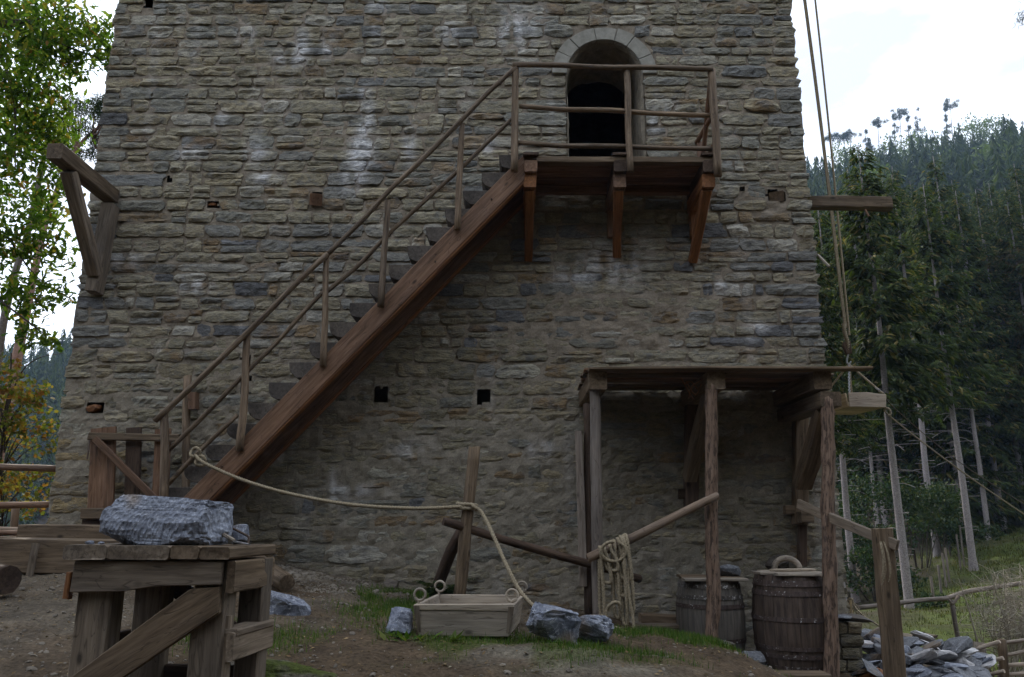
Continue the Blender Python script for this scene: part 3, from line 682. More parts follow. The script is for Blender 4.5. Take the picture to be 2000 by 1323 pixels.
# ------------------------------------------------------------------ fixings on the tower
br = thing('timber_bracket', 'grey braced timber bracket sticking out at the left edge of the tower', 'bracket', W(205, 590, 9.95))
x = W(213, 480, 9.9).x
beam('wall_post', W(184, 572, 9.88), W(216, 402, 9.88), .17, .20, M_GRY, br, up=(0, 1, 0))
pa = W(222, 388, 10.05); beam('arm', Vector((pa.x, 8.62, pa.z)), pa, .19, .20, M_GRB, br)
beam('brace', Vector((pa.x + .0, 8.95, pa.z - .12)), W(186, 535, 9.80), .16, .15, M_GRY, br)
t = thing('projecting_beam', 'rough squared timber beam sticking out past the right edge of the tower', 'beam', W(1600, 398, 10.3))
beam('beam', W(1560, 397, 10.35), W(1738, 399, 10.35), .17, .165, M_GRB, t, rough=.010, wob=.01); beam('splinter', W(1690, 409, 10.28), W(1697, 422, 10.28), .025, .02, M_STR, t)
t = tag(beam('timber_stub', W(617, 390, 10.2), W(617, 390, 9.90), .17, .16, M_STR), 'reddish split timber stub set in the wall left of the handrail', 'timber stub')
t = tag(beam('timber_stub', W(1517, 384, 10.3), W(1517, 384, 9.97), .20, .14, M_GRB), 'brown timber stub in the wall near the right corner beam', 'timber stub')
t = tag(rock('timber_stub', W(182, 799, 10.03), (.22, .2, .12), 5, M_ORG, sub=2), 'broken rusty brown timber end in a hole low at the left', 'timber stub')
t = tag(rock('timber_stub', W(416, 402, 10.08), (.16, .15, .07), 6, M_ORG, sub=2), 'rotten brown timber end in the small hole right of the bracket', 'timber stub')
t = tag(beam('wooden_peg', W(1597, 498, 10.06), W(1620, 521, 9.9), .035, .025, M_PALE), 'thin pale wooden peg sticking out of the right tower corner', 'peg')
t = tag(tubes('string_loop', [[W(1570, 470, 9.93), W(1571, 448, 9.9), W(1578, 440, 9.89), W(1588, 446, 9.92)]], .006, M_ROPE), 'short white string looped round a dark stone at the right edge', 'string')

# ------------------------------------------------------------------ lean-to shelter
sh = thing('lean_to_shelter', 'open timber lean-to with plank roof on three peeled log posts', 'shelter', (2.6, 8.7, .1))
RZ = W(1300, 721, 8.55).z
xl, xr = W(1150, 720, 8.55).x, W(1700, 720, 8.55).x
nb = 9
for k in range(nb):
    y = 8.56 + k * .163; a = xl + (.0 if k == 0 else random.uniform(-.06, .03) + .0); b = xr - (0 if k == 0 else .14 + .12 * (k % 3) + random.uniform(0, .1))
    beam('roof_board', (a, y, RZ + (k % 2) * .018), (b, y, RZ + (k % 2) * .018 + .006), .157, .030, M_GRB if k == 0 else M_STR if k % 3 == 1 else M_GRB, sh, wob=.007, seg=.3)
for px in (1168, 1399, 1606):
    xx = W(px, 740, 8.6).x
    beam('tie_beam', (xx, 8.60, RZ - .118), (xx, 10.05, RZ - .118), .205, .20, M_GRB, sh)
x3 = W(1620, 767, 8.6).x
beam('lower_beam', (x3, 8.58, RZ - .335), (x3 - .02, 10.05, RZ - .335), .235, .17, M_GRB, sh)
def dn(p, e=.08):
    p = Vector(p); p.z = min(p.z, h1(p.x, p.y) - e); return p
def pst(bx, by, tx, ty, Y, r, m, **k): 
    b = W(bx, by, Y); b.z = min(b.z, near_z(np.array([b.x]), np.array([b.y]))[0] - .04) if by > 1240 or k.pop('gnd', 0) else b.z
    return log('post', b, W(tx, ty, Y), r, m, sh, n=14, **k)
pst(1166, 1195, 1162, 752, 8.72, .062, M_LGR, gnd=1, taper=.95, wob=.015)
pst(1151, 1190, 1148, 790, 9.0, .055, M_DRK, gnd=1)
pst(1390, 1250, 1390, 752, 8.66, .073, M_BARK, taper=.95, wob=.018, rough=.010, seg=.08)
pst(1624, 1330, 1616, 779, 8.62, .074, M_BARK, taper=.95, wob=.018, rough=.010, seg=.08)
for px, pt, pb, k in ((1350, 758, 990, 0), (1562, 780, 1025, 1)):
    beam('wall_post', W(px, pb, 9.86), W(px + 2, pt, 9.86), .17, .14, M_DRK if k == 0 else M_GRB, sh, up=(0, 1, 0))
beam('brace', W(1346, 935, 9.72), Vector((W(1388, 745, 8.9).x, 8.95, RZ - .2)), .15, .15, M_GRB, sh, wob=.012)
beam('brace', W(1568, 950, 9.6), Vector((W(1606, 745, 8.8).x, 8.8, RZ - .42)), .20, .16, M_GRB, sh, wob=.012)
beam('cleat', W(1532, 997, 9.85), W(1562, 997, 9.85), .10, .11, M_GRB, sh)
beam('cleat', W(1325, 965, 9.85), W(1340, 965, 9.85), .08, .12, M_DRK, sh)
beam('foot_block', W(1560, 1010, 9.72), W(1584, 1010, 9.72), .2, .13, M_GRB, sh)
beam('wall_post', W(1567, 1105, 9.9), W(1567, 1024, 9.9), .10, .10, M_DRK, sh, up=(0, 1, 0))
tw = [[W(1330, 738, 8.8), W(1342, 760, 8.78), W(1355, 782, 8.8)], [W(1338, 750, 8.8), W(1350, 745, 8.7), W(1362, 760, 8.75)], [W(1345, 778, 8.8), W(1352, 755, 8.7), W(1372, 742, 8.8)], [W(1340, 745, 8.8), W(1358, 772, 8.75), W(1370, 750, 8.75)]]
tag(tubes('dry_twigs', tw, .006, M_ORG), 'tuft of dry orange twigs tucked under the shelter roof', 'twigs')
pl = tag(beam('leaning_plank', W(1139, 1145, 8.95), W(1130, 842, 8.95), .085, .05, M_LGR, up=(0, 1, 0)), 'grey split pole standing upright against the left shelter post', 'plank')

# ------------------------------------------------------------------ gate and timbers at the foot of the stairs
gt = thing('plank_gate', 'low open fence panel of brown upright boards at the foot of the stairs', 'gate', W(240, 1020, 9.7))
beam('board', W(195, 1022, 9.72), W(203, 836, 9.72), .315, .035, M_STR, gt, up=(0, 1, 0))
beam('board', W(256, 1022, 9.74), W(262, 836, 9.74), .19, .035, M_DRK, gt, up=(0, 1, 0))
beam('board', W(312, 1000, 9.72), W(319, 838, 9.72), .20, .035, M_STR, gt, up=(0, 1, 0))
beam('top_rail', W(174, 852, 9.66), W(350, 856, 9.66), .05, .09, M_GRB, gt); beam('diagonal', W(186, 857, 9.63), W(302, 975, 9.63), .045, .085, M_STR, gt)
beam('bottom_rail', W(160, 1003, 9.63), W(330, 1003, 9.63), .05, .13, M_GRB, gt); beam('kick_board', W(162, 1018, 9.68), W(330, 1018, 9.68), .04, .13, M_DRK, gt)
for px in (185, 318):
    q = W(px, 1000, 9.78); log('post', dn(q), q, .05, M_DRK, gt, n=9)
tubes('chain', [[W(175, 860, 9.62), W(172, 885, 9.6), W(170, 898, 9.6)]], .010, M_IRON, gt)
for lbl, a, b, Y, h, w, m in (('upper timber of the low plank steps beside the gate', (58, 1043), (330, 1047), 9.35, .42, .5, M_GRB), ('lower timber of the low plank steps with a stake in front', (16, 1071), (330, 1076), 8.9, .36, .5, M_GRB)):
    o = Vector((0, 0, .11 - h / 2)); tag(beam('step_timber', W(*a, Y) + o, W(*b, Y) + o, w, h, m, rough=.006), lbl, 'timber')
tag(beam('stake', dn(W(62, 1100, 8.6)), W(70, 1062, 8.6), .075, .03, M_GRY, up=(0, 1, 0)), 'short grey stake holding the lower step timber', 'stake')

# ------------------------------------------------------------------ fences at the left
lf = thing('pole_fence', 'two dark red pole rails on a pale post left of the tower', 'fence', W(30, 1030, 11.2))
log('rail', W(-260, 900, 11.2), W(112, 917, 10.6), .045, M_STR, lf); log('rail', W(-260, 990, 11.2), W(104, 986, 10.6), .045, M_STR, lf)
b = W(29, 1060, 11.1); log('post', dn(b), W(31, 985, 11.1), .05, M_PINK, lf); b = W(-200, 1060, 11.2); log('post', dn(b), W(-200, 890, 11.2), .05, M_PINK, lf)
wf = thing('wattle_fence', 'woven pole fence at the left end of the step timbers', 'fence', W(30, 1085, 9.7))
for k, (y0, y1, xe) in enumerate(((1027, 1034, 56), (1040, 1039, 58), (1053, 1051, 57), (1066, 1064, 20), (1074, 1071, 18), (1084, 1080, 16), (1094, 1086, 12))):
    log('rod', W(-170, y0, 9.6 + .12 * (k % 2)), W(xe, y1, 9.55 - .1 * (k % 2)), .031, M_PINK if k % 2 == 0 else M_STR, wf, n=9, wob=.025)
for px in (-120, -20): log('stake', dn(W(px, 1110, 9.6)), W(px, 1010, 9.6), .035, M_PINK, wf, n=9)
tag(log('log_end', W(-60, 1128, 8.0), W(14, 1133, 7.6), .13, M_DRK), 'dark log end at the left edge of the path', 'log')

# ------------------------------------------------------------------ rope line with its leaning post, poles
pf = thing('rope_post', 'weathered upright post with a slanting prop and the rope tied round it', 'post', W(905, 1165, 8.45))
b = W(899, 1185, 8.45); log('post', b, W(926, 873, 8.45), .066, M_GRB, pf, n=10, wob=.02); log('prop', W(845, 1165, 9.1), W(905, 1030, 8.6), .066, M_DRK, pf, n=10)
tag(log('fence_pole', W(866, 1018, 8.36), W(1250, 1129, 9.05), .045, M_DRK, taper=.95, wob=.02), 'dark brown pole sloping from the rope post to the shelter', 'pole')
tag(log('fence_pole', W(1149, 1094, 8.58), W(1404, 969, 8.52), .048, M_PINK, taper=.9, wob=.02), 'pale reddish pole sloping up to the middle shelter post', 'pole')
rp = thing('barrier_rope', 'thick hemp rope hanging from the stairs over a post down to the slate block', 'rope', W(900, 990, 8.4))
rope('strand', [W(381, 889, 8.98), W(400, 905, 8.92), W(470, 936, 8.86), W(560, 963, 8.74), W(680, 985, 8.6), W(800, 993, 8.45), W(880, 991, 8.37), W(912, 989, 8.36)], .0175, M_ROPE, rp)
c = W(912, 990, 8.45)
rope('knot', [c + Vector((.1 * math.cos(t), -.1 * math.sin(t), .02 * t / 3 - .03)) for t in np.linspace(-.3, 9.6, 26)], .0175, M_ROPE, rp)
rope('strand', [W(922, 988, 8.34), W(940, 1000, 8.3), W(960, 1038, 8.15), W(985, 1095, 7.95), W(1010, 1145, 7.8), W(1030, 1172, 7.7), W(1046, 1186, 7.6)], .0175, M_ROPE, rp)
for q in ((378, 880), (388, 896)): 
    c = W(q[0] + 4, q[1] + 4, 9.0); rope('loop', [c + Vector((.0 + .055 * math.cos(t), -.02 * math.sin(2 * t), .055 * math.sin(t))) for t in np.linspace(0, 6.3, 14)], .016, M_ROPE, rp)
# coil of rope over the pole
co = thing('rope_coil', 'coil of hemp rope hung over the pale pole under the shelter', 'rope', W(1205, 1080, 8.5))
def pole_at(px): 
    t = (px - 1149) / (1404 - 1149); return W(1149 + 255 * t, 1094 - 125 * t, 8.58 - .06 * t)
for k, (px, bot, wd) in enumerate(((1172, 1218, 6), (1180, 1130, 16), (1190, 1112, 22), (1199, 1200, 10), (1207, 1165, 16), (1213, 1218, 8), (1219, 1150, 12), (1222, 1205, 14), (1216, 1140, 20))):
    p = pole_at(px); h = (bot - 1075) / 178.; f = .055 + .012 * (k % 3); w_ = wd / 178.
    P_ = [p + Vector((-w_ * .3, -.01 + f + .03, -.10 - h * .55)), p + Vector((-w_ * .15, .055, -.0)), p + Vector((0, -.005, .068)), p + Vector((w_ * .1, -f - .01, .0)), p + Vector((w_ * .5, -f - .02, -h * .5)), p + Vector((w_ * .6, -f - .015, -h * .93)), p + Vector((w_ * .2, -f, -h)), p + Vector((-w_ * .3, -f + .02, -h * .9)), p + Vector((-w_ * .45, -f + .03, -h * .45)), p + Vector((-w_ * .3, -f + .02, -.05))]
    rope('turn', P_, .0165, M_ROPE, co)
p = pole_at(1192); rope('turn', [p + Vector((.13 * math.cos(t) + .02, -.11 - .01 * math.sin(t), .10 * math.sin(t) - .02)) for t in np.linspace(1.5, 7.4, 20)], .0165, M_ROPE, co)
p = W(1208, 1195, 8.45); rope('turn', [p + Vector((.12 * math.cos(t) + .03 * t - .1, -.02 + .02 * math.sin(3 * t), .14 * math.sin(t) - .03 * t)) for t in np.linspace(.6, 4.6, 18)], .0165, M_ROPE, co)
rope('tail', [W(1226, 1110, 8.48), W(1228, 1160, 8.46), W(1236, 1205, 8.44), W(1238, 1235, 8.42)], .014, M_ROPE, co); rope('tail', [W(1174, 1200, 8.46), W(1182, 1222, 8.4), W(1203, 1226, 8.35), W(1222, 1236, 8.3)], .014, M_ROPE, co)

# ------------------------------------------------------------------ barrels
def barrel(name, label, c, rad, H, m_s, hoops, nst=20):
    t = thing(name, label, 'barrel', c); cz = c[2]
    rr = lambda u: rad * (.865 + .135 * (1 - (2 * u - 1) ** 2))
    us = np.linspace(0, 1, 13); da = 2 * math.pi / nst; V = []
    for u in us:
        r = rr(u); w_ = r * math.tan(da / 2) * .982
        V += [(-w_, -r, u * H), (w_, -r, u * H), (w_ * .9, -r + .028, u * H), (-w_ * .9, -r + .028, u * H)]
    V = np.array(V); V[0::4, 1] += .0; i = np.arange(12)[:, None] * 4; j = np.arange(4)[None]; j2 = (j + 1) % 4
    q = np.stack([i + j, i + j2, i + 4 + j2, i + 4 + j], -1).reshape(-1, 4)
    me = fast_mesh('stave', V, [q, np.array([[3, 2, 1, 0]]), np.array([[48, 49, 50, 51]])], m_s)
    for k in range(nst):
        a = da * k; s = 1 + random.uniform(-.006, .006)
        link('stave', me, t, Matrix.Translation(Vector(c)) @ Matrix.Rotation(a, 4, 'Z') @ Matrix.Diagonal((s, s, 1 + random.uniform(-.006, .004), 1)))
    for u, hh, m in hoops:
        n = 40; V = []
        for k in range(n):
            a = 2 * math.pi * k / n
            for z_, e in ((-hh / 2, .004), (-hh / 2, .010), (hh / 2, .010), (hh / 2, .004)):
                r = rr(u + z_ / H) + e; V.append((r * math.cos(a), r * math.sin(a), u * H + z_))
        i = np.arange(n)[:, None] * 4; i2 = (i + 4) % (4 * n); j = np.arange(3)[None]
        link('hoop', fast_mesh('hoop', np.array(V), [np.stack([i + j, i2 + j, i2 + j + 1, i + j + 1], -1).reshape(-1, 4)], m), t, Matrix.Translation(Vector(c)))
    return t
B1 = W(1388, 1212, 9.22); B1.z = .10
b1 = barrel('barrel', 'grey wooden barrel with white hoops behind the middle post', B1, .375, .87, M_STG, ((.10, .05, M_HOOP), (.28, .05, M_HOOP), (.69, .045, M_HOOP), (.80, .042, M_HOOPW), (.93, .04, M_HOOPW)))
for k, (dx, w_) in enumerate(((-.24, .2), (-.03, .2), (.2, .22))):
    beam('lid_board', B1 + Vector((-.34 + .02 * k, dx, .885 + .004 * k)), B1 + Vector((.36 - .03 * k, dx, .885)), w_ * .97, .028, M_PALE if k == 0 else M_GRB, b1)
B2_ = W(1547, 1212, 8.98); B2_.z = .04
b2 = barrel('barrel', 'large dark brown barrel beside the right shelter post', B2_, .415, 1.0, M_STV, ((.07, .05, M_HOOP), (.19, .045, M_HOOP), (.27, .04, M_HOOP), (.56, .045, M_HOOP), (.82, .05, M_HOOP), (.92, .06, M_HOOP)))
for k, (dx, w_) in enumerate(((-.29, .17), (-.1, .2), (.11, .2), (.29, .15))):
    hl = math.sqrt(.36 ** 2 - dx * dx) + .02; beam('lid_board', B2_ + Vector((-hl, dx, 1.012 + .003 * (k % 2))), B2_ + Vector((hl, dx, 1.012)), w_ * .97, .026, M_PALE, b2)
beam('loose_board', B2_ + Vector((-.2, -.05, 1.045)), B2_ + Vector((.28, .02, 1.05)), .12, .024, M_PALE, b2)
c = B2_ + Vector((.02, .06, 1.06)); t = tag(tubes('curved_handle', [[c + Vector((.13 * math.cos(a), .02 * a, .105 * math.sin(a))) for a in np.linspace(-.2, 3.3, 9)]], .032, M_PALE, n=10), 'pale curved horn lying on the lid of the dark barrel', 'horn')
tag(rock('slate_lump', B1 + Vector((.22, .05, .955)), (.30, .24, .16), 31, M_SLD, sub=3), 'blue slate lump lying on the lid of the grey barrel', 'stone')
tag(rock('fieldstone', W(1470, 1290, 8.7) , (.26, .22, .2), 33, M_SLD, sub=3), 'dark angular stone on the ground between the two barrels', 'stone')
tag(rock('fieldstone', W(1520, 1098, 9.98), (.34, .34, .2), 35, M_STEP, sub=3), 'grey brown stone jutting out of the wall behind the dark barrel', 'stone')
tag(beam('floor_plank', W(1480, 1318, 8.35), W(1615, 1320, 8.35), .26, .05, M_GRB), 'brown plank lying under the dark barrel', 'plank')
tag(beam('floor_plank', W(1250, 1207, 9.75), W(1335, 1212, 9.75), .2, .10, M_GRB), 'brown plank lying left of the grey barrel', 'plank')
tag(beam('floor_plank', W(1235, 1222, 9.2), W(1330, 1222, 9.25), .2, .04, M_GRY), 'grey plank in the grass left of the grey barrel', 'plank')
# ------------------------------------------------------------------ mortar trough with iron eyes
cr_yaw = R(-6); c0 = W(905, 1252, 6.95); c0.z += .015
tr = thing('stone_trough', 'pale wooden lifting crate with four iron eyes between the slate blocks', 'crate', c0)
Mz = Matrix.Translation(c0) @ Matrix.Rotation(cr_yaw, 4, 'Z')
def cw(x, y, z): return Mz @ Vector((x, y, z))
wb, wt, hh, L = .77, .86, .275, .95
def plank(name, pts, ext, m, xd, bev=.006): return prism(name, [Mz @ Vector(p) for p in pts], Mz.to_3x3() @ Vector(ext), m, tr, Mz.to_3x3() @ Vector(xd), bev)
plank('front_board', [(-wb / 2, 0, .02), (wb / 2, 0, .02), (wt / 2 - .02, -.012, hh - .05), (-wt / 2 + .02, -.012, hh - .05)], (0, .035, 0), M_PALE, (1, 0, 0))
plank('front_rim', [(-wt / 2, -.02, hh - .048), (wt / 2, -.02, hh - .048), (wt / 2, -.024, hh + .012), (-wt / 2, -.024, hh)], (0, .045, 0), M_PALE, (1, 0, 0))
plank('back_board', [(-wb / 2, L, .02), (wb / 2, L, .02), (wt / 2, L + .01, hh), (-wt / 2, L + .01, hh)], (0, -.035, 0), M_PALE, (1, 0, 0))
for s in (-1, 1):
    plank('side_board', [(s * wb / 2, .036, .02), (s * wb / 2, L - .036, .02), (s * wt / 2, L - .03, hh), (s * wt / 2, .036, hh)], (-s * .035, 0, 0), M_PALE, (0, 1, 0))
    plank('corner_strap', [(s * (wt / 2 - .05), -.028, hh - .01), (s * (wt / 2 + .005), -.028, hh - .01), (s * (wb / 2 + .005), -.006, .05), (s * (wb / 2 - .02), -.006, .05)], (0, .006, 0), M_GRY, (0, 0, 1), .002)
plank('bottom_board', [(-wb / 2 + .03, .04, .0), (wb / 2 - .03, .04, .0), (wb / 2 - .03, .04, .035), (-wb / 2 + .03, .04, .035)], (0, L - .1, 0), M_GRB, (1, 0, 0))
for y in (.12, L - .2): plank('runner', [(-wb / 2 + .02, y, -.05), (wb / 2 - .02, y, -.05), (wb / 2 - .02, y, .0), (-wb / 2 + .02, y, .0)], (0, .1, 0), M_DRK, (1, 0, 0))
for sx, y in ((-1, .03), (1, .03), (-1, L - .03), (1, L - .03)):
    q = (sx * (wt / 2 - .03), y, hh); pts = [cw(q[0], q[1], q[2] - .06), cw(q[0], q[1], q[2] + .02)] + [cw(q[0] - .048 * math.cos(a) * sx + .01, q[1], q[2] + .075 + .048 * math.sin(a)) for a in np.linspace(-2.6, 3.4, 14) if True]
    tubes('iron_eye', [pts], .0115, M_PALE, tr, n=8, step=.012)
# slate blocks on the ground
def gz(x, y): return float(near_z(np.array([x]), np.array([y]))[0])
for nm, lbl, px, py, Y, dims, seed, mat, rot in (
    ('slate_block', 'rounded blue slate block leaning on the left end of the pale crate', 786, 1228, 7.1, (.30, .34, .33), 41, M_SLT, (.1, .2, .3)),
    ('slate_block', 'large jagged blue slate block with white veins right of the pale crate', 1079, 1219, 6.95, (.50, .40, .34), 4, M_SLT, (.15, .12, .2)),
    ('slate_block', 'wedge shaped pale blue slate block below the rope coil', 1155, 1220, 7.25, (.42, .36, .27), 23, M_SLT, (-.2, .22, -.3)),
    ('slate_block', 'layered blue slate block on the ground right of the workbench', 545, 1190, 6.6, (.60, .5, .46), 29, M_SLT, (.1, -.05, .3)),
    ('fieldstone', 'small pale stone at the foot of the wall left of the fern', 766, 1140, 9.6, (.22, .2, .14), 61, M_STEP, (0, 0, .4)),
    ('fieldstone', 'grey earth covered boulder at the edge of the mound before the grey barrel', 1398, 1268, 8.2, (.50, .4, .2), 62, M_STEP, (0, .15, .2))):
    c = W(px, py, Y + (1.0 if px == 545 else 0)); c.z = min(c.z, gz(c.x, c.y) + dims[2] * .42); tag(rock(nm, c, dims, seed, mat, rot=rot, sub=4, cuts=9, pw=.5, noise=.05, dr=(.48, .95), rid=.35), lbl, 'stone')
# flat bedrock outcrops in the yard
for lbl, px, py, Y, dims, seed in (('mossy bedrock ledge beside the workbench', 530, 1262, 5.9, (.9, .5, .22), 72),):
    c = W(px, py, Y); c.z = gz(c.x, c.y) - .045; o = rock('bedrock_ledge', c, dims, seed, M_GND, sub=5, noise=.085, pw=.9, rot=(0, .04, .1)); me = o.data
    v = np.zeros(len(me.vertices) * 3, np.float32); me.vertices.foreach_get('co', v); v = v.reshape(-1, 3); mo = sstep(.45, .6, fbm(v[:, 0] * 4 + seed, v[:, 1] * 5, v[:, 2] * 3, 3))[:, None]
    a_ = me.color_attributes.new('Col', 'FLOAT_COLOR', 'POINT'); a_.data.foreach_set('color', np.hstack([np.array([.15, .135, .11]) * (1 - mo) + MOSS * 1.1 * mo, np.ones((len(v), 1))]).astype(np.float32).ravel()); tag(o, lbl, 'rock ledge')
tag(log('fallen_log', W(490, 1092, 9.1), W(562, 1141, 8.45), .09, M_GRB, taper=1.05), 'short brown log on the ground behind the workbench', 'log')

# ------------------------------------------------------------------ workbench
by = R(-7.5); CF = W(452, 1066, 5.0); TZ_ = CF.z
bench = thing('workbench', 'heavy grey timber workbench with a diagonal brace in the left foreground', 'workbench', (CF.x - .5, CF.y + .3, gz(CF.x - .5, 5.2)))
Mb = Matrix.Translation(Vector((CF.x, CF.y, 0))) @ Matrix.Rotation(by, 4, 'Z')
def bw(x, y, z): return Mb @ Vector((x, y, z))       # x runs left along the front as negative, y backwards
LF, DP = 1.06, .61
# the top: boards laid front to back, end grain to the front
xs_ = [-LF - .04, -.80, -.385, -.19, .01]
for k in range(4):
    a, b = xs_[k], xs_[k + 1]; beam('top_board', bw((a + b) / 2, -.05 + .006 * k, TZ_ - .045), bw((a + b) / 2, DP + .03, TZ_ - .045), (b - a) - .004, .09 - .006 * k, M_GRB if k > 1 else M_GRY, bench, rough=.004)
q = [bw(-LF + .02, -.012, TZ_ - .095), bw(-.05, -.012, TZ_ - .095), bw(-.05, -.012, TZ_ - .235), bw(-.45, -.012, TZ_ - .245), bw(-.7, -.012, TZ_ - .28), bw(-LF + .01, -.012, TZ_ - .29)]
prism('apron', q, Mb.to_3x3() @ Vector((0, .045, 0)), M_GRY, bench, Mb.to_3x3() @ Vector((1, 0, 0)), .006)
beam('apron', bw(-.0, .02, TZ_ - .19), bw(-.0, DP - .01, TZ_ - .19), .05, .19, M_GRB, bench); beam('apron', bw(-LF + .05, .04, TZ_ - .19), bw(-LF + .05, DP - .03, TZ_ - .19), .05, .19, M_GRB, bench); beam('apron', bw(-LF + .02, DP - .02, TZ_ - .19), bw(-.05, DP - .02, TZ_ - .19), .045, .19, M_GRY, bench)
gb = .38
for x, y, w_ in ((-LF + .14, .12, .24), (-.14, .12, .22), (-LF + .3, DP - .14, .22), (-.06, DP - .1, .17)):
    beam('leg', bw(x, y, gb), bw(x, y, TZ_ - .1), w_, .14, M_GRY, bench, up=tuple(Mb.to_3x3() @ Vector((0, 1, 0))), rough=.004)
beam('leg_block', bw(-.04, .09, gb), bw(-.04, .09, TZ_ - .42), .075, .06, M_GRY, bench)
prism('brace', [bw(-.06, .0, TZ_ - .245), bw(-.25, .0, TZ_ - .26), bw(-LF - .12, .0, TZ_ - .93), bw(-LF - .0, .0, TZ_ - 1.06), bw(-.05, .0, TZ_ - .40)], Mb.to_3x3() @ Vector((0, .045, 0)), M_GRB, bench, Mb.to_3x3() @ Vector((.86, 0, .5)), .006)
beam('brace', bw(-.70, DP - .06, TZ_ - .27), bw(-.16, DP - .06, TZ_ - .62), .05, .12, M_DRK, bench)
beam('stretcher', bw(.02, .04, TZ_ - .60), bw(.02, DP - .0, TZ_ - .60), .05, .17, M_GRY, bench); beam('shelf_board', bw(-.02, .06, TZ_ - .52), bw(-.02, DP - .02, TZ_ - .52), .15, .045, M_GRY, bench)
beam('stretcher', bw(-LF + .1, DP - .1, TZ_ - .85), bw(-.1, DP - .1, TZ_ - .85), .05, .13, M_DRK, bench); beam('stretcher', bw(-LF + .12, .2, TZ_ - .62), bw(-LF + .12, DP - .1, TZ_ - .62), .05, .1, M_DRK, bench)
beam('wedge', bw(-LF - .02, .02, TZ_ - .33), bw(-LF - .02, .02, TZ_ - .17), .035, .06, M_ORG, bench, up=(0, 1, 0))
# the stone being worked, with its tools
pl_ = [((.02, -.84, .54), .74), ((.10, .1, 1), .84), ((0, 0, -1), .9), ((0, -1, -.05), .95), ((1, -.1, .1), .93), ((-1, 0, .30), 1.0), ((.72, -.7, -.1), 1.12), ((.35, -.6, -.72), 1.18)]
c = bw(-.585, .24, TZ_ + .150); M_ = rock('worked_stone', c, (.80, .44, .34), 88, M_BLK, rot=(0, .02, by), sub=5, cuts=1, planes=pl_, noise=.03, pw=.4, rid=.16, dr=(.95, 1.1))
tag(M_, 'big blue grey stone block with chisel marks on top of the workbench', 'stone')
tag(rock('stone_offcut', bw(-.19, .50, TZ_ + .06), (.14, .16, .14), 90, M_SLT, sub=3), 'small blue stone lump behind the right end of the worked block', 'stone')
for k, (x, y, s) in enumerate(((-1.0, .06, .05), (-.9, .03, .03))):
    tag(rock('stone_chip', bw(x, y, TZ_ + .012), (s * 1.5, s, s * .6), 92 + k, M_SLT, sub=2), ('larger' if k == 0 else 'tiny') + ' stone chip on the bench front edge left of the block', 'stone chip')
tl = thing('iron_dog', 'bent rusty iron bar lying on the bench behind the block', 'iron bar', bw(-.05, .4, TZ_))
tubes('bar', [[W(441, 1026, 5.45), W(462, 1036, 5.45), W(483, 1047, 5.42), W(486, 1052, 5.42), W(484, 1063, 5.4)]], .008, M_IRON, tl, n=8, step=.02)
tl = thing('chisel', 'wooden handled chisel lying on the bench beside the block', 'chisel', bw(-.1, .25, TZ_))
log('handle', W(436, 1045, 5.3), W(457, 1057, 5.25), .013, M_PALE, tl, n=8); beam('blade', W(457, 1058, 5.25), W(486, 1064, 5.2), .03, .006, M_CHAIN, tl)

# ------------------------------------------------------------------ right side: corner post, low wall, rubble
lw = thing('low_wall', 'short low stone wall end beside the right shelter post', 'wall', W(1660, 1300, 9.2))
q0, q1 = W(1590, 1215, 9.05), W(1684, 1215, 9.05); q1.z = q0.z
base = -.25; hh_ = q0.z - base; nrow = 6
bmx = beam('wall_core', (q0.x, 9.45, base + hh_ / 2 - .02), (q1.x - .02, 9.45, base + hh_ / 2 - .02), .74, hh_ - .03, M_MRT, lw); me = bmx.data
a = me.color_attributes.new('Col', 'FLOAT_COLOR', 'POINT'); a.data.foreach_set('color', np.tile([.15, .14, .115, 1], len(me.vertices)).astype(np.float32))
sv = TY; zc = base
for r_ in range(nrow):
    h_ = hh_ / nrow; x = q0.x
    while x < q1.x - .05:
        wd = min(rng.uniform(.2, .38), q1.x - x); P, f = stone_arr(x + wd / 2, zc + h_ / 2, wd - .02, h_ - .016, .02); P[:, 1] += 9.08 - TY; P[P[:, 1] > 9.1, 1] += .05
        c = pick(PALL) * .8; c1 = P.mean(0); link('stone', fast_mesh('stone', P - c1, [f], M_STN, False, np.tile(c, (len(P), 1))), lw, Matrix.Translation(Vector(c1))); x += wd
    zc += h_
tag(rock('cap_stone', W(1664, 1207, 9.3), (.36, .5, .07), 101, M_STEP, sub=3), 'flat pale cap stone on top of the low wall end', 'stone')
tag(rock('slate_slab', W(1640, 1205, 9.1), (.22, .3, .05), 102, M_SLD, sub=3), 'thin dark slate slab lying on the low wall against the post', 'stone')
cpst = thing('corner_post', 'thick brown leaning fence post with straw twine in the lower right', 'post', W(1740, 1330, 8.0))
beam('post', dn(W(1750, 1380, 8.0), .15), W(1722, 1033, 8.0), .165, .15, M_GRB, cpst, up=(0, 1, 0), rough=.007, wob=.012)
tw = []
for k in range(7): 
    o = random.uniform(-8, 8); tw.append([W(1722 + o * .6, 1058, 7.9), W(1728 + o, 1080, 7.87), W(1732 + o * 1.3, 1105 + 4 * k, 7.87), W(1729 + o * 1.2, 1125 + 3 * k, 7.9)])
tubes('twine', tw, .004, M_ROPE, cpst)
tag(beam('sloping_plank', W(1560, 985, 8.95), W(1752, 1066, 7.87), .05, .105, M_GRY, rough=.005), 'grey plank sloping from the shelter down to the corner post', 'plank')
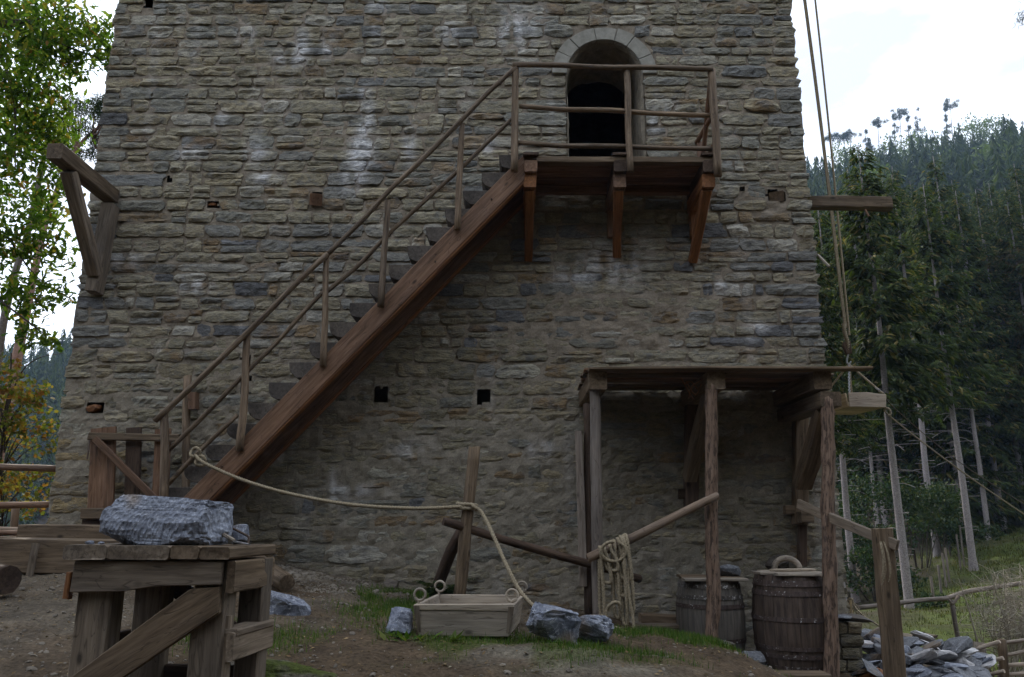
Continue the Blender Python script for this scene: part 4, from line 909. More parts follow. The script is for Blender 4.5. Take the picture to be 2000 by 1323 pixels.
# the heap of slate slabs
HEAP = [(1690, 1262, 9.6, 1), (1720, 1250, 9.9, 1), (1745, 1262, 9.7, 1), (1700, 1290, 9.3, 0), (1725, 1300, 9.2, 1), (1760, 1290, 9.3, 0), (1690, 1310, 9.0, 0), (1785, 1285, 9.5, 1), (1812, 1292, 9.3, 1), (1840, 1282, 9.7, 2),
        (1820, 1262, 10.1, 2), (1868, 1275, 10.0, 2), (1890, 1295, 9.8, 1), (1860, 1303, 9.4, 1), (1835, 1312, 9.1, 1), (1790, 1312, 9.0, 1), (1755, 1318, 8.9, 1), (1880, 1316, 9.3, 0), (1905, 1318, 9.6, 1), (1775, 1262, 10.1, 1),
        (1800, 1248, 10.6, 1), (1712, 1276, 9.5, 0), (1735, 1281, 9.4, 1), (1700, 1325, 8.9, 3), (1900, 1280, 10.3, 0), (1845, 1330, 8.9, 1), (1885, 1338, 9.0, 1), (1690, 1245, 10.1, 1), (1858, 1262, 10.5, 2), (1915, 1300, 10.1, 1), (1770, 1275, 9.8, 0), (1700, 1300, 9.6, 0)]
pale_lbl = iter(['pale slab tilted on the heap right of the corner post', 'whitish pointed slab on top of the heap, highest of the pale ones', 'large whitish slab at the right end of the slate heap', 'small pale slab at the back of the slate heap'])
HEAP += [(px + random.uniform(-14, 14), py + random.uniform(-8, 10), Y + random.uniform(-.3, .3), 0 if k % 3 else 1) for k, (px, py, Y, kd) in enumerate(HEAP) if kd != 3]
for k, (px, py, Y, kd) in enumerate(HEAP):
    c = W(px, py, Y); big = random.uniform(.8, 1.3); dims = (.33 * big, .27 * big, .07 * big * random.uniform(.7, 1.7)); 
    m = (M_SLD, M_SLT if k % 2 else M_SLD, M_SLP, M_ORG)[kd] if k < 32 or k % 4 else M_SLP
    lbl = next(pale_lbl) if kd == 2 else 'rusty orange stone at the foot of the slate heap' if kd == 3 else 'grey slate slab lying in the heap beyond the corner post' if k < 32 or k % 4 else 'small pale slab wedged among the grey slabs of the heap'
    o = rock('flat_stone', c, dims, 200 + k, m, rot=(random.uniform(-.5, .5), random.uniform(-.5, .5), random.uniform(0, 3)), sub=3, cuts=7, noise=.04, pw=.36, dr=(.55, 1.05), rid=.2); tag(o, lbl, 'stone', 'slate slabs in the heap')
bd = thing('peeled_sticks', 'bundle of pale peeled sticks behind the slate heap', 'sticks', W(1770, 1240, 11.2))
for k in range(5): log('stick', W(1755 + 6 * k, 1238 + 3 * k, 11.4 - .1 * k), W(1785 + 6 * k, 1243 + 3.4 * k, 11.1 - .1 * k), .025, M_PALE, bd, n=7)
tag(beam('board_scrap', W(1912, 1255, 10.5), dn(W(1916, 1320, 10.4)), .16, .03, M_PALE, up=(0, 1, 0)), 'short pale board standing at the right end of the slate heap', 'board')
# wattle fence, pole fence, twine stick
wf = thing('wattle_fence', 'rough wattle fence of pale rods in the lower right corner', 'fence', W(1960, 1330, 10.5))
for a, b in (((1888, 1272), (1953, 1252)), ((1945, 1258), (2080, 1240)), ((1900, 1302), (1958, 1285)), ((1950, 1282), (2080, 1258)), ((1950, 1304), (2080, 1290)), ((1905, 1326), (1962, 1312)), ((1950, 1318), (2080, 1310)), ((1935, 1336), (2080, 1325))):
    log('rod', W(*a, 10.6), W(*b, 10.3), .024, M_ROD, wf, n=8, wob=.02)
log('stake', dn(W(1962, 1345, 10.5)), W(1955, 1248, 10.5), .05, M_GRB, wf); log('stake', dn(W(2050, 1345, 10.3)), W(2045, 1225, 10.3), .05, M_GRB, wf)
pf2 = thing('pole_fence', 'single grey pole rail on a forked post across the meadow', 'fence', W(1862, 1255, 13))
log('rail', W(1673, 1188, 12.6), W(1850, 1168, 13), .035, M_LGR, pf2, wob=.03); log('rail', W(1838, 1169, 13), W(2040, 1132, 13.6), .038, M_LGR, pf2, wob=.03)
log('post', dn(W(1873, 1268, 13)), W(1860, 1172, 13), .035, M_LGR, pf2, n=9, wob=.03); log('fork', W(1861, 1180, 13), W(1848, 1166, 13), .025, M_LGR, pf2, n=8); log('fork', W(1861, 1180, 13), W(1872, 1165, 13), .025, M_LGR, pf2, n=8)
ts = thing('twine_stick', 'pale wooden stick wrapped in straw twine behind the low wall', 'stick', W(1660, 1205, 11))
beam('stick', dn(W(1660, 1215, 10.5)), W(1661, 1168, 10.5), .04, .04, M_TRAY, ts); rope('twine', [W(1655, 1172, 10.45), W(1664, 1170, 10.4), W(1668, 1182, 10.4), W(1685, 1202, 10.3), W(1722, 1226, 10.2)], .010, M_ROPE, ts)
tw = [[W(1665, 1175, 10.4), W(1670 + random.uniform(-6, 10), 1190, 10.4), W(1668 + random.uniform(-10, 14), 1205 + random.uniform(0, 8), 10.4)] for _ in range(9)]; tubes('straw', tw, .004, M_ROPE, ts)
# hillside stakes
for k, (px, py, h_) in enumerate(((1752, 1258, 46), (1822, 1158, 32), (1836, 1132, 28), (1844, 1110, 30), (1850, 1100, 30), (1872, 1078, 34), (1878, 1062, 36), (1730, 1248, 20))):
    Y = (15, 24, 27, 30, 31, 33, 34, 15)[k]; b = W(px, py, Y); b.z = min(b.z, h1(b.x, b.y) - .05)
    tp = W(px - 4, py - h_, Y); beam('fence_stake', b, tp, .07, .05, M_LGR, thing('fence_stake', ('pale leaning stake at the meadow edge, nearest of the row', 'stake beside the fern in the meadow', 'short stake at the foot of the bush', 'grey stake between two trunks', 'thin stake beside the path edge', 'white leaning stake near the tall trunk', 'straight yellowish stake, farthest of the row', 'small stake beside the corner post')[k], 'stake', b, 'stakes along the meadow edge'))

# ------------------------------------------------------------------ hoist: ropes, hook, tray
YH = 11.6
ho = thing('hoist_tackle', 'pair of long hoist ropes with block and hook hanging beside the tower', 'hoist', W(1655, 700, YH))
hb = W(1546, -180, YH); hb2 = W(1572, -180, YH)
for a, b, r in ((hb, W(1650, 640, YH), .016), (hb2, W(1659, 655, YH), .016), (hb + Vector((.03, 0, 0)), W(1653, 640, YH), .012)):
    tubes('hoist_rope', [[a, a.lerp(b, .5) + Vector((.02, 0, 0)), b]], r, M_ROPE, ho, n=6, step=.2)
hd = W(1559, -182, YH); beam('jib', (3.0, YH, hd.z), (hd.x + .5, YH, hd.z), .2, .22, M_GRB, ho)
rope('splice', [W(1648, 632, YH - .02), W(1650, 650, YH - .03), W(1655, 668, YH - .02), W(1656, 684, YH)], .028, M_ROPE, ho)
prism('pulley_block', [W(1649, 668, YH - .03), W(1661, 664, YH - .03), W(1665, 690, YH - .03), W(1655, 692, YH - .03), W(1648, 676, YH - .03)], (0, .07, 0), M_DRK, ho, (0, 0, 1), .006)
tubes('hook', [[W(1657, 692, YH), W(1655, 700, YH), W(1654, 708, YH), W(1659, 712, YH), W(1662, 706, YH)]], .014, M_CHAIN, ho, n=8, step=.02)
def chain(parent, a, b, s=.022):
    a, b = Vector(a), Vector(b); n = max(2, int((b - a).length / (s * 1.9))); L_ = []
    for k in range(n):
        c = a.lerp(b, (k + .5) / n); u = (b - a).normalized(); w_ = u.cross(Vector((0, 1, 0))).normalized(); w2 = u.cross(w_); w_ = w_ if k % 2 else w2
        L_.append([c + u * (s * 1.25 * math.cos(t)) + w_ * (s * .6 * math.sin(t)) for t in np.linspace(0, 6.283, 9)])
    tubes('chain', L_, s * .24, M_CHAIN, parent, n=5, step=.02)
ty = thing('lifting_tray', 'shallow pale wooden tray hanging from the hoist right of the shelter', 'tray', W(1676, 800, YH))
TL = [W(1660, 800, 11.15), W(1728, 796, 11.35), W(1690, 800, 12.05), W(1628, 800, 11.85)]
zc = sum(p.z for p in TL) / 4
x0, y0 = W(1659, 795, 11.1).x, 11.1
tyaw = R(7); Mt = Matrix.Translation(Vector((x0, y0, W(1659, 795, 11.1).z))) @ Matrix.Rotation(tyaw, 4, 'Z')
def tw_(x, y, z): return Mt @ Vector((x, y, z))
wd, dp, hg = .53, .80, .20
def pb(name, pts, ext, xd, m=M_TRAY): return prism(name, [tw_(*p) for p in pts], Mt.to_3x3() @ Vector(ext), m, ty, Mt.to_3x3() @ Vector(xd), .004)
pb('floor_board', [(0, 0, 0), (wd, 0, 0), (wd, dp, 0), (0, dp, 0)], (0, 0, .025), (1, 0, 0))
pb('front_board', [(-.01, -.026, 0), (wd + .02, -.026, 0), (wd + .03, -.05, hg * .9), (wd * .5, -.05, hg * 1.05), (-.02, -.05, hg)], (0, .024, 0), (1, 0, 0), M_ROD)
pb('back_board', [(-.01, dp + .002, 0), (wd + .01, dp + .002, 0), (wd + .02, dp + .02, hg), (-.02, dp + .02, hg)], (0, .024, 0), (1, 0, 0))
pb('side_board', [(-.026, 0, 0), (-.026, dp, 0), (-.05, dp, hg), (-.05, 0, hg)], (.024, 0, 0), (0, 1, 0)); pb('side_board', [(wd + .002, 0, 0), (wd + .002, dp, 0), (wd + .03, dp, hg), (wd + .03, 0, hg)], (.024, 0, 0), (0, 1, 0))
hk = W(1658, 712, YH)
chain(ty, tw_(.02, .0, hg), hk); rope('sling', [tw_(wd, dp, hg), (tw_(wd, dp, hg) + hk) / 2, hk], .014, M_ROPE, ty); rope('sling', [tw_(wd, -.02, hg), (tw_(wd, -.02, hg) + hk) / 2, hk], .014, M_ROPE, ty); rope('sling', [tw_(-.02, dp, hg), (tw_(-.02, dp, hg) + hk) / 2, hk], .014, M_ROPE, ty)
kn = tw_(wd + .03, 0, hg); chain(ty, kn + Vector((-.12, 0, .09)), kn); q = tw_(wd + .02, .0, -.0)
rope('rope_end', [q, q + Vector((.05, -.02, -.03)), q + Vector((.06, -.02, -.10)), q + Vector((.02, -.02, -.12))], .014, M_ROPE, ty)
g = thing('guide_rope', 'pale guide line running down from the tray across the trees to the meadow', 'rope', W(1735, 790, YH))
tubes('line', [[q, W(1740, 815, 11.4), W(1870, 915, 12.3), W(2000, 1005, 13.2), W(2200, 1140, 14.5)]], .012, M_ROPE, g, n=6, step=.1)
g = thing('guide_rope', 'thin dark guide line above the pale one, slanting across the trunks', 'rope', W(1735, 780, YH))
tubes('line', [[kn, W(1750, 800, 12.5), W(1870, 900, 14), W(2000, 985, 16), W(2200, 1110, 18)]], .007, M_GRB, g, n=6, step=.1)
# ------------------------------------------------------------------ trees
def limbs(name, lst, mat, parent, n=7, step=.15, M=None):
    VV, FF, o = [], [], 0
    for pts, r0, r1 in lst:
        p = resample(pts, step); v, f = tube_arr(p, np.linspace(r0, r1, len(p)), n); VV.append(v); FF.append(f + o); o += len(v)
    return link(name, fast_mesh(name, np.vstack(VV), [np.vstack(FF)], mat, True), parent, M)
def leaf_rots(g, n, tilt=.8):
    return rotz(g.uniform(0, 6.283, n)) @ rotx(g.normal(0, tilt, n)) @ roty(g.normal(0, tilt, n))
OAKT = np.array([(0, 0, .0), (0, .0, 0), (.14, .10, .02), (.10, .26, .02), (.22, .42, .03), (.14, .56, .02), (.20, .76, .02), (0, 1, -.04), (-.20, .76, .02), (-.14, .56, .02), (-.22, .42, .03), (-.10, .26, .02), (-.14, .10, .02)])
OAKT[0] = (0, .5, -.03); OAKF = [np.array([(0, 1 + k, 1 + (k + 1) % 12) for k in range(12)])]
SIMT = np.array([(0, 0, 0), (.26, .42, .05), (0, 1, -.05), (-.26, .42, .05)]); SIMF = [np.array([(0, 1, 2), (0, 2, 3)])]
MAPT = np.array([(0, 0, 0), (.35, .15, .03), (.28, .5, .02), (.5, .62, 0), (.12, .72, .02), (0, 1, -.05), (-.12, .72, .02), (-.5, .62, 0), (-.28, .5, .02), (-.35, .15, .03)]); MAPF = [np.array([(0, k, k + 1) for k in range(1, 9)])]
def leaves(name, clusters, mat, parent, seed, tv, tf, size, tilt=.8, stuff=False, sub=9, flat=.6, M=None):
    """clusters: (centre, radius, count): leaves sit in little tufts inside each cluster"""
    g = np.random.default_rng(seed); PP = []
    for c, r, n in clusters:
        nt_ = max(1, int(n / sub)); d = g.normal(size=(nt_, 3)); d /= np.linalg.norm(d, axis=1, keepdims=True); d *= (g.uniform(.1, 1, nt_) ** .5)[:, None] * r; d[:, 2] *= flat
        t = np.array(c)[None] + d; PP.append((t[:, None] + g.normal(0, r * .16 + .03, (nt_, sub, 3)) * np.array([1, 1, .7])).reshape(-1, 3))
    P = np.vstack(PP); n = len(P); V, F = scatter(tv, tf, P, leaf_rots(g, n, tilt), g.uniform(.7, 1.25, n) * size)
    return link(name, fast_mesh(name, V, F, mat), parent, M)

# --- the oak whose boughs hang in from the left
ok = thing('oak_tree', 'large oak with bright green boughs hanging in from the left edge', 'tree', (-10.2, 10.5, h1(-10.2, 10.5)))
bx_, by_ = -10.2, 10.5
tr0 = Vector((bx_, by_, h1(bx_, by_) - .2))
cl = []; lb = [([tr0, tr0 + Vector((.1, 0, 3)), tr0 + Vector((-.1, .1, 6)), tr0 + Vector((.2, -.1, 9)), tr0 + Vector((.4, 0, 12))], .42, .10)]
FR = [(20, 30, 10, .8, 260), (70, 60, 10.5, .8, 260), (120, 40, 11, .6, 160), (165, 50, 11, .42, 80), (190, 85, 10.6, .38, 70), (205, 120, 10.6, .28, 42), (150, 110, 10.6, .42, 85), (110, 110, 10.8, .45, 120), (150, 165, 10.4, .18, 16),
      (20, 130, 10, .8, 260), (60, 180, 10.4, .65, 200), (20, 250, 10.5, .8, 260), (75, 270, 11, .55, 170), (30, 340, 10.3, .8, 260), (85, 360, 10.8, .5, 150), (110, 320, 11.2, .28, 40), (40, 430, 10, .7, 220), (95, 430, 10.8, .35, 70),
      (15, 480, 10.2, .6, 150), (70, 490, 10.6, .45, 90), (120, 505, 10.9, .25, 34), (30, 560, 10, .5, 95), (85, 560, 10.5, .4, 70), (120, 575, 10.8, .22, 30), (60, 610, 10.4, .36, 60), (70, 650, 10.2, .24, 52), (95, 663, 10.2, .16, 30), (45, 668, 10.1, .14, 20), (10, 590, 10.3, .4, 60), (215, 40, 10.8, .22, 20),
      (-60, 100, 10, 1.1, 320), (-80, 300, 10, 1.1, 320), (-70, 480, 10, 1., 240)]
for px, py, Y, r, n in FR:
    cl.append((W(px, py, Y), r, int(n * (2.0 if py < 300 else 1.45))))
    if px < 95 and py < 300: cl.append((W(px + random.uniform(-12, 12), py + random.uniform(-15, 15), Y + 2.2), r * 1.1, int(n * 1.1)))
for a, m_, e, r0 in (((-220, 60, 10.4), (-40, 60, 10), (125, 26, 10.6), .085), ((0, 45, 10), (60, 45, 10.2), (85, 90, 10.8), .04), ((50, 40, 10.2), (90, 75, 10.5), (205, 118, 10.6), .03), ((-220, 150, 10.4), (-60, 240, 10), (100, 330, 11), .07), ((-220, 330, 10.4), (-80, 420, 10), (110, 505, 10.8), .06),
                     ((-220, 450, 10.4), (-40, 560, 10), (90, 655, 10.2), .05), ((-20, 60, 10.1), (25, 180, 10.2), (30, 330, 10.3), .03), ((20, 470, 10.3), (70, 540, 10.6), (140, 585, 10.9), .012)):
    P0 = W(*a); q = Vector((bx_ + .1, by_, P0.z - 1.2)) if a[0] < -200 else P0
    lb.append(([q, W(*m_), W(*e)] if a[0] >= -200 else [q, P0, W(*m_), W(*e)], r0, .008))
g = np.random.default_rng(11)
for k in range(26):
    a = g.uniform(1.7, 5.0); rr = g.uniform(1, 4.2); c = Vector((bx_ + rr * math.cos(a), by_ + rr * math.sin(a), tr0.z + g.uniform(4.5, 13))); cl.append((c, 1.2, 240)); lb.append(([Vector((bx_, by_, max(tr0.z + 2.5, c.z - 2))), (Vector((bx_, by_, c.z - 1)) + c) / 2, c], .05, .01))
for k in range(10): 
    c = Vector((bx_ + g.uniform(-1, 2.0), by_ + g.uniform(-2, 2), tr0.z + g.uniform(9.8, 13.5))); cl.append((c, 1.2, 240))
limbs('trunk', lb, M_TRD, ok); leaves('crown', cl, M_OAK, ok, 5, OAKT, OAKF, .122, .8, sub=13)
# --- pine behind the tower corner at the left, and the bare reddish trunk
pn = thing('pine_tree', 'open crowned pine seen in the gap between oak and tower', 'tree', (W(190, 330, 24).x, 24, h1(W(190, 330, 24).x, 24)))
pb0 = Vector((W(60, 330, 24).x, 24, h1(-14, 24) - .3)); lb = []
pts = [pb0, W(70, 520, 24), W(105, 390, 24), W(150, 290, 24), W(215, 232, 24)]; lb.append((pts, .28, .05))
cl = []
for px, py, r in ((135, 212, .55), (160, 222, .6), (185, 212, .5), (205, 225, .55), (150, 250, .45), (190, 262, .4), (120, 240, .35), (205, 200, .35), (140, 300, .3), (175, 300, .35), (195, 285, .35), (130, 335, .3), (215, 260, .5), (235, 240, .6), (120, 275, .28)):
    c = W(px, py, 24 + random.uniform(-1, 1)); cl.append((c, r, int(520 * r))); lb.append(([W(150 if px < 180 else 180, 290 if px < 180 else 262, 24), (W(150 if px < 180 else 180, 285, 24) + c) / 2 + Vector((0, 0, -.1)), c], .05, .012))
limbs('trunk', lb, M_TRP, pn, step=.4); NT = np.array([(-.05, 0, 0), (.05, 0, 0), (0, 1, .1), (0, .02, .05)]); leaves('crown', cl, M_NDF, pn, 6, NT, [np.array([(0, 1, 2)]), np.array([(3, 0, 2)])], .28, 1.2)
rt = thing('pine_tree', 'slender pale trunk leaning behind the oak leaves at the left edge', 'tree', W(-10, 700, 15))
limbs('trunk', [([dn(W(-35, 1000, 15), .3), W(-25, 900, 15), W(2, 660, 15), W(28, 540, 15), W(58, 440, 15), W(95, 260, 15)], .11, .05)], M_TRK, rt); leaves('crown', [(W(80, 250, 15), .9, 300), (W(40, 380, 15), .6, 160), (W(60, 180, 15.5), .9, 300)], M_OAK, rt, 8, SIMT, SIMF, .12)
# --- autumn maple below the oak
am = thing('maple_tree', 'young maple with thin orange and yellow autumn leaves left of the tower', 'tree', W(10, 1000, 13.5))
g = np.random.default_rng(12); cl = []; lb = [([dn(W(-10, 1080, 13.5), .2), W(0, 900, 13.5), W(12, 820, 13.5), W(20, 740, 13.5), W(22, 690, 13.5)], .055, .012)]
for k in range(44):
    px, py = g.uniform(-60, 108), g.uniform(715, 1005)
    if px > 55 and py < 760: continue
    Y = 13.5 + g.uniform(-.8, .8); c = W(px, py, Y); cl.append((c, .34, int(g.uniform(40, 90)))); s = W(8 - 4 * (py > 850), min(1060, py + 70), 13.5); lb.append(([s, (s + c) / 2 + Vector((0, 0, .1)), c], .014, .004))
cl += [(W(25, 710, 13.5), .2, 40), (W(35, 740, 13.5), .25, 40)]
lb.append(([W(14, 800, 13.5), W(40, 730, 13.5), W(75, 700, 13.5), W(125, 690, 13.3)], .018, .004))
limbs('trunk', lb, M_TRD, am, step=.08); leaves('crown', cl, M_AUT, am, 7, MAPT, MAPF, .085, .8)
# --- drooping larch twig in the upper right corner
tg = thing('tree_branch', 'dark drooping twig tip in the upper right corner', 'branch', W(2030, 0, 7)); lb = [([W(2120, -60, 7), W(2040, 0, 7), W(2002, 30, 7), W(1996, 46, 7)], .015, .004), ([W(2200, -900, 7.5), W(2160, -400, 7.2), W(2120, -60, 7)], .05, .015), ([W(3000, 1900, 8), W(2700, 200, 8), W(2400, -500, 7.8), W(2200, -900, 7.5)], .22, .05)]
limbs('twig', lb, M_TRD, tg); leaves('needles', [(W(1998, 35, 7), .05, 60), (W(2020, 20, 7), .08, 70), (W(2050, 0, 7), .12, 70)], M_NDL, tg, 9, NT, [np.array([(0, 1, 2)]), np.array([(3, 0, 2)])], .07, 1.2)

# --- spruces
SPT = np.array([(0, 0, 0), (.35, .17, -.03), (1, .02, -.16), (.35, -.17, -.03), (.55, .0, .05)]); SPF = [np.array([(0, 1, 4), (1, 2, 4), (2, 3, 4), (3, 0, 4)])]
def spruce_parts(seed, H, zb, Lm, dens=1., r0=.26):
    g = np.random.default_rng(seed); P, RZ_, RY, S_ = [], [], [], []; br_ = []
    z = zb
    while z < H - .15:
        f = (H - z) / (H - zb); L0 = Lm * (f ** .75) * (.55 + .45 * min(1, (z - zb) / (.18 * (H - zb)) + .35)) + .12
        for k in range(g.integers(4, 7)):
            a = g.uniform(0, 6.283); L = L0 * g.uniform(.6, 1.2); up = .35 * (1 - f) - .25 * f + g.normal(0, .1)
            n = max(3, int(L / .15 * dens)); t = np.sort(g.uniform(.12, 1, n)); dz = up * t * L - .22 * L * t * t * f + .10 * L * t ** 3
            for sgn in (-1, 0, 1):
                m_ = g.random(n) < (.85 if sgn else .7)
                x, y, zz = t * L * math.cos(a), t * L * math.sin(a), z + dz
                P.append(np.stack([x, y, zz], -1)[m_] + g.normal(0, .05, (m_.sum(), 3))); nn = m_.sum()
                RZ_.append(a + sgn * g.uniform(.5, 1.1, nn)); RY.append(g.uniform(.05, .75, nn) * (1.2 if sgn else .6)); S_.append((.30 + .28 * (1 - t[m_]) * (1 if sgn else .5)) * g.uniform(.7, 1.25, nn) * min(1, .45 + .5 * L))
        z += g.uniform(.22, .42) * (.7 + .5 * f)
    P = np.vstack(P); a = np.concatenate(RZ_); b = np.concatenate(RY); s = np.concatenate(S_)
    V, F = scatter(SPT, SPF, P, rotz(a) @ roty(b), s); crown = fast_mesh('crown', V, F, M_NDL)
    pts = [(0, 0, -.5)] + [(g.normal(0, .03), g.normal(0, .03), H * t) for t in (.2, .4, .6, .8)] + [(0, 0, H)]
    p = resample(pts, .5); rad = r0 * (1 - np.clip(p[:, 2] / H, 0, 1)) ** .8 + .012; rad[p[:, 2] < .35] *= 1.22
    v, f = tube_arr(p, rad, 12); trunk = fast_mesh('trunk', v, [f], M_TRK, True)
    VV, FF, o = [], [], 0
    for k in range(int(zb * 7)):
        z = g.uniform(.2 * zb, zb + .5); a = g.uniform(0, 6.283); L = g.uniform(.15, 1.3) * (z / zb); r = r0 * (1 - z / H) * .8
        q = [(math.cos(a) * r, math.sin(a) * r, z), (math.cos(a) * (r + L * .5), math.sin(a) * (r + L * .5), z + g.normal(0, .05) * L), (math.cos(a + .1) * (r + L), math.sin(a + .1) * (r + L), z - .22 * L * g.uniform(-.3, 1))]
        v, f = tube_arr(resample(q, .3), .010, 4); VV.append(v); FF.append(f + o); o += len(v)
    dead = fast_mesh('dead_branches', np.vstack(VV), [np.vstack(FF)], M_TRK)
    return trunk, crown, dead
def spruce(parts, x, y, yaw, s, label, group='spruces at the forest edge', zs=1.):
    M = Matrix.Translation((x, y, h1(x, y))) @ Matrix.Rotation(yaw, 4, 'Z') @ Matrix.Diagonal((s, s, s * zs, 1))
    r = link('spruce_tree', None, None, M); tag(r, label, 'tree', group)
    for nm, me in zip(('trunk', 'crown', 'dead_branches'), parts):
        o = bpy.data.objects.new(nm, me); C.objects.link(o); o.parent = r
        if nm == 'dead_branches': o['kind'] = 'stuff'
    return r
SA = spruce_parts(21, 16.5, 7.0, 2.5, 1.35, .135); SB = spruce_parts(22, 19.5, 8.6, 2.6, 1.35, .15); SC = spruce_parts(23, 18, 2.6, 2.8, 1.35, .15); SD = spruce_parts(24, 14, .6, 2.6, 1.35, .13)
EDGE = [(1780, 1215, 26, 1.0, SA, 'tall spruce with a straight grey trunk, nearest in the meadow'), (1672, 1180, 30, .95, SA, 'spruce with a grey trunk seen just right of the shelter post'), (1650, 1200, 25, .62, SB, 'thin pale spruce trunk half hidden by the right shelter post'),
        (1902, 1115, 32, 1.0, SA, 'spruce with a stout pale trunk standing on the open meadow slope'), (1932, 1057, 40, .82, SB, 'thin spruce trunk highest on the meadow slope'), (1832, 1088, 38, 1.0, SB, 'spruce with a broad brown trunk behind the bushes'),
        (1870, 1050, 43, 1.0, SB, 'brownish spruce trunk between the two pale ones'), (1716, 1050, 42, .8, SA, 'thin leaning looking spruce trunk rising out of the bushes'), (1765, 1010, 48, 1.05, SB, 'dark spruce trunk in the shade behind the nearest one'), (1960, 915, 58, .9, SC, 'dark trunk at the back of the meadow near the fence')]
for k, (px, py, Y, s, pr, lbl) in enumerate(EDGE):
    p = W(px, py, Y); spruce(pr, p.x, p.y, 1.3 * k + .4, s, lbl)
g = np.random.default_rng(37)
for k, px in enumerate((1662, 1694, 1722, 1748, 1798, 1818, 1846, 1884, 1898, 1944)):
    Y = g.uniform(44, 62); p = W(px, 1000, Y); spruce((SA, SB)[k % 2], p.x, Y, g.uniform(0, 6), g.uniform(.72, 1.0), 'slender grey spruce trunk standing in the dark behind the edge trunks', 'slender trunks behind the forest edge')
g = np.random.default_rng(31)
for k in range(80):
    Y = g.uniform(40, 84); px = g.uniform(1585, 2180); x = (px - 1000) / FPX * (Y / .98); pr = (SC, SD, SC, SD, SB)[k % 5]
    zl = W(px, 345 + 130 * g.random() + max(0, 1660 - px) * .8, Y).z; hh_ = zl - h1(x, Y); H_ = (18, 14, 18, 14, 19.5)[k % 5]
    if hh_ < 6: continue
    q = min(1.15, hh_ / H_); spruce(pr, x, Y, g.uniform(0, 6), q, 'dark dense spruce in the wood behind the meadow', 'spruces in the wood')
for px, py, Y, pr, s in ((1655, 330, 44, SC, 1.02), (1742, 325, 46, SC, 1.1), (1822, 305, 45, SC, 1.18), (1980, 320, 47, SC, 1.05), (1905, 370, 50, SC, 1.0)):
    x = W(px, py, Y).x; z = W(px, py, Y).z; hgt = z - h1(x, Y); spruce(pr, x, Y, px, hgt / 18, {1655: 'spruce with a pointed sunlit tip beside the hoist ropes', 1742: 'spruce with a full sunlit tip above the end of the beam', 1822: 'tallest broad spruce in front of the far hill', 1980: 'spruce with a ragged tip at the right edge', 1905: 'lower spruce tip between the two tallest'}[px])
# --- brownish beech and dark broadleaf at the right
bt = W(1960, 700, 44); bt2 = thing('beech_tree', 'brownish broadleaf tree among the dark spruces at the right edge', 'tree', (bt.x, bt.y, h1(bt.x, bt.y)))
cl = []; g = np.random.default_rng(14)
for k in range(30): cl.append((W(g.uniform(1905, 2060), g.uniform(500, 800), 43 + g.uniform(-2, 2)), 1.3, 210))
lb = [([Vector((bt.x, bt.y, h1(bt.x, bt.y) - .3)), bt, W(1965, 520, 44)], .3, .05)]; limbs('trunk', lb, M_TRD, bt2, step=.5); leaves('crown', cl, M_BRN, bt2, 15, SIMT, SIMF, .30)
# --- shrubs under the trees
def bush(name, label, px, py, Y, rx, rz, n, mat, size, group=None, tv=SIMT, tf=SIMF):
    c = W(px, py, Y); z0 = h1(c.x, c.y); t = thing(name, label, 'shrub', (c.x, c.y, z0), group); g = np.random.default_rng(int(px * 7 + py)); cl = []; lb = []
    for k in range(9):
        q = Vector((c.x + g.uniform(-rx, rx), c.y + g.uniform(-rx, rx) * .7, z0 + g.uniform(.25, 1) * rz)); cl.append((q, rx * .45, n // 9)); lb.append(([(c.x + (q.x - c.x) * .2, c.y, z0 - .1), ((c.x + q.x) / 2, (c.y + q.y) / 2, (z0 + q.z) / 2 + .1), q], .03, .008))
    limbs('stems', lb, M_TRD, t, n=5, step=.3); leaves('foliage', cl, mat, t, int(px + py), tv, tf, size); return t
for k, (px, py, Y, rx, rz, mat) in enumerate(((1680, 1080, 34, 2.4, 3.4, M_BSH), (1740, 1060, 36, 2.6, 4.2, M_BSH), (1800, 1090, 35, 2.0, 4.0, M_BSH), (1640, 1120, 32, 2.2, 3.0, M_BSH), (1850, 1085, 37, 1.5, 3.0, M_BSH), (1712, 1150, 30, 1.6, 1.8, M_BSH), (1790, 990, 46, 3.2, 6.0, M_BSH), (1700, 980, 46, 3.4, 6.5, M_BSH), (1890, 960, 52, 3.4, 8.0, M_BSH), (1640, 950, 46, 3.2, 7.5, M_BSH), (1950, 940, 60, 3, 6, M_BSH))):
    bush('shrub', ('leafy green shrub behind the two left trunks', 'broad green shrub behind the nearest trunk', 'yellowish shrub between the trunks', 'low shrub behind the shelter post', 'sapling at the trunk foot on the slope', 'dark low shrub beside the corner post', 'tall dark shrub in the shade of the wood', 'tall dark leafy shrub behind the sloping plank', 'hanging dark leafy tree in the wood', 'dark shrub beside the tower edge', 'dark shrub under the far trunk')[k], px, py, Y, rx, rz, 2600 if Y < 40 else 2400, mat, .17 if Y < 40 else .27)
for px, py, Y in ((1808, 1150, 24),): bush('fern', 'bluish green fern beside a stake in the meadow', px, py, Y, .5, .5, 420, M_BSH, .16)
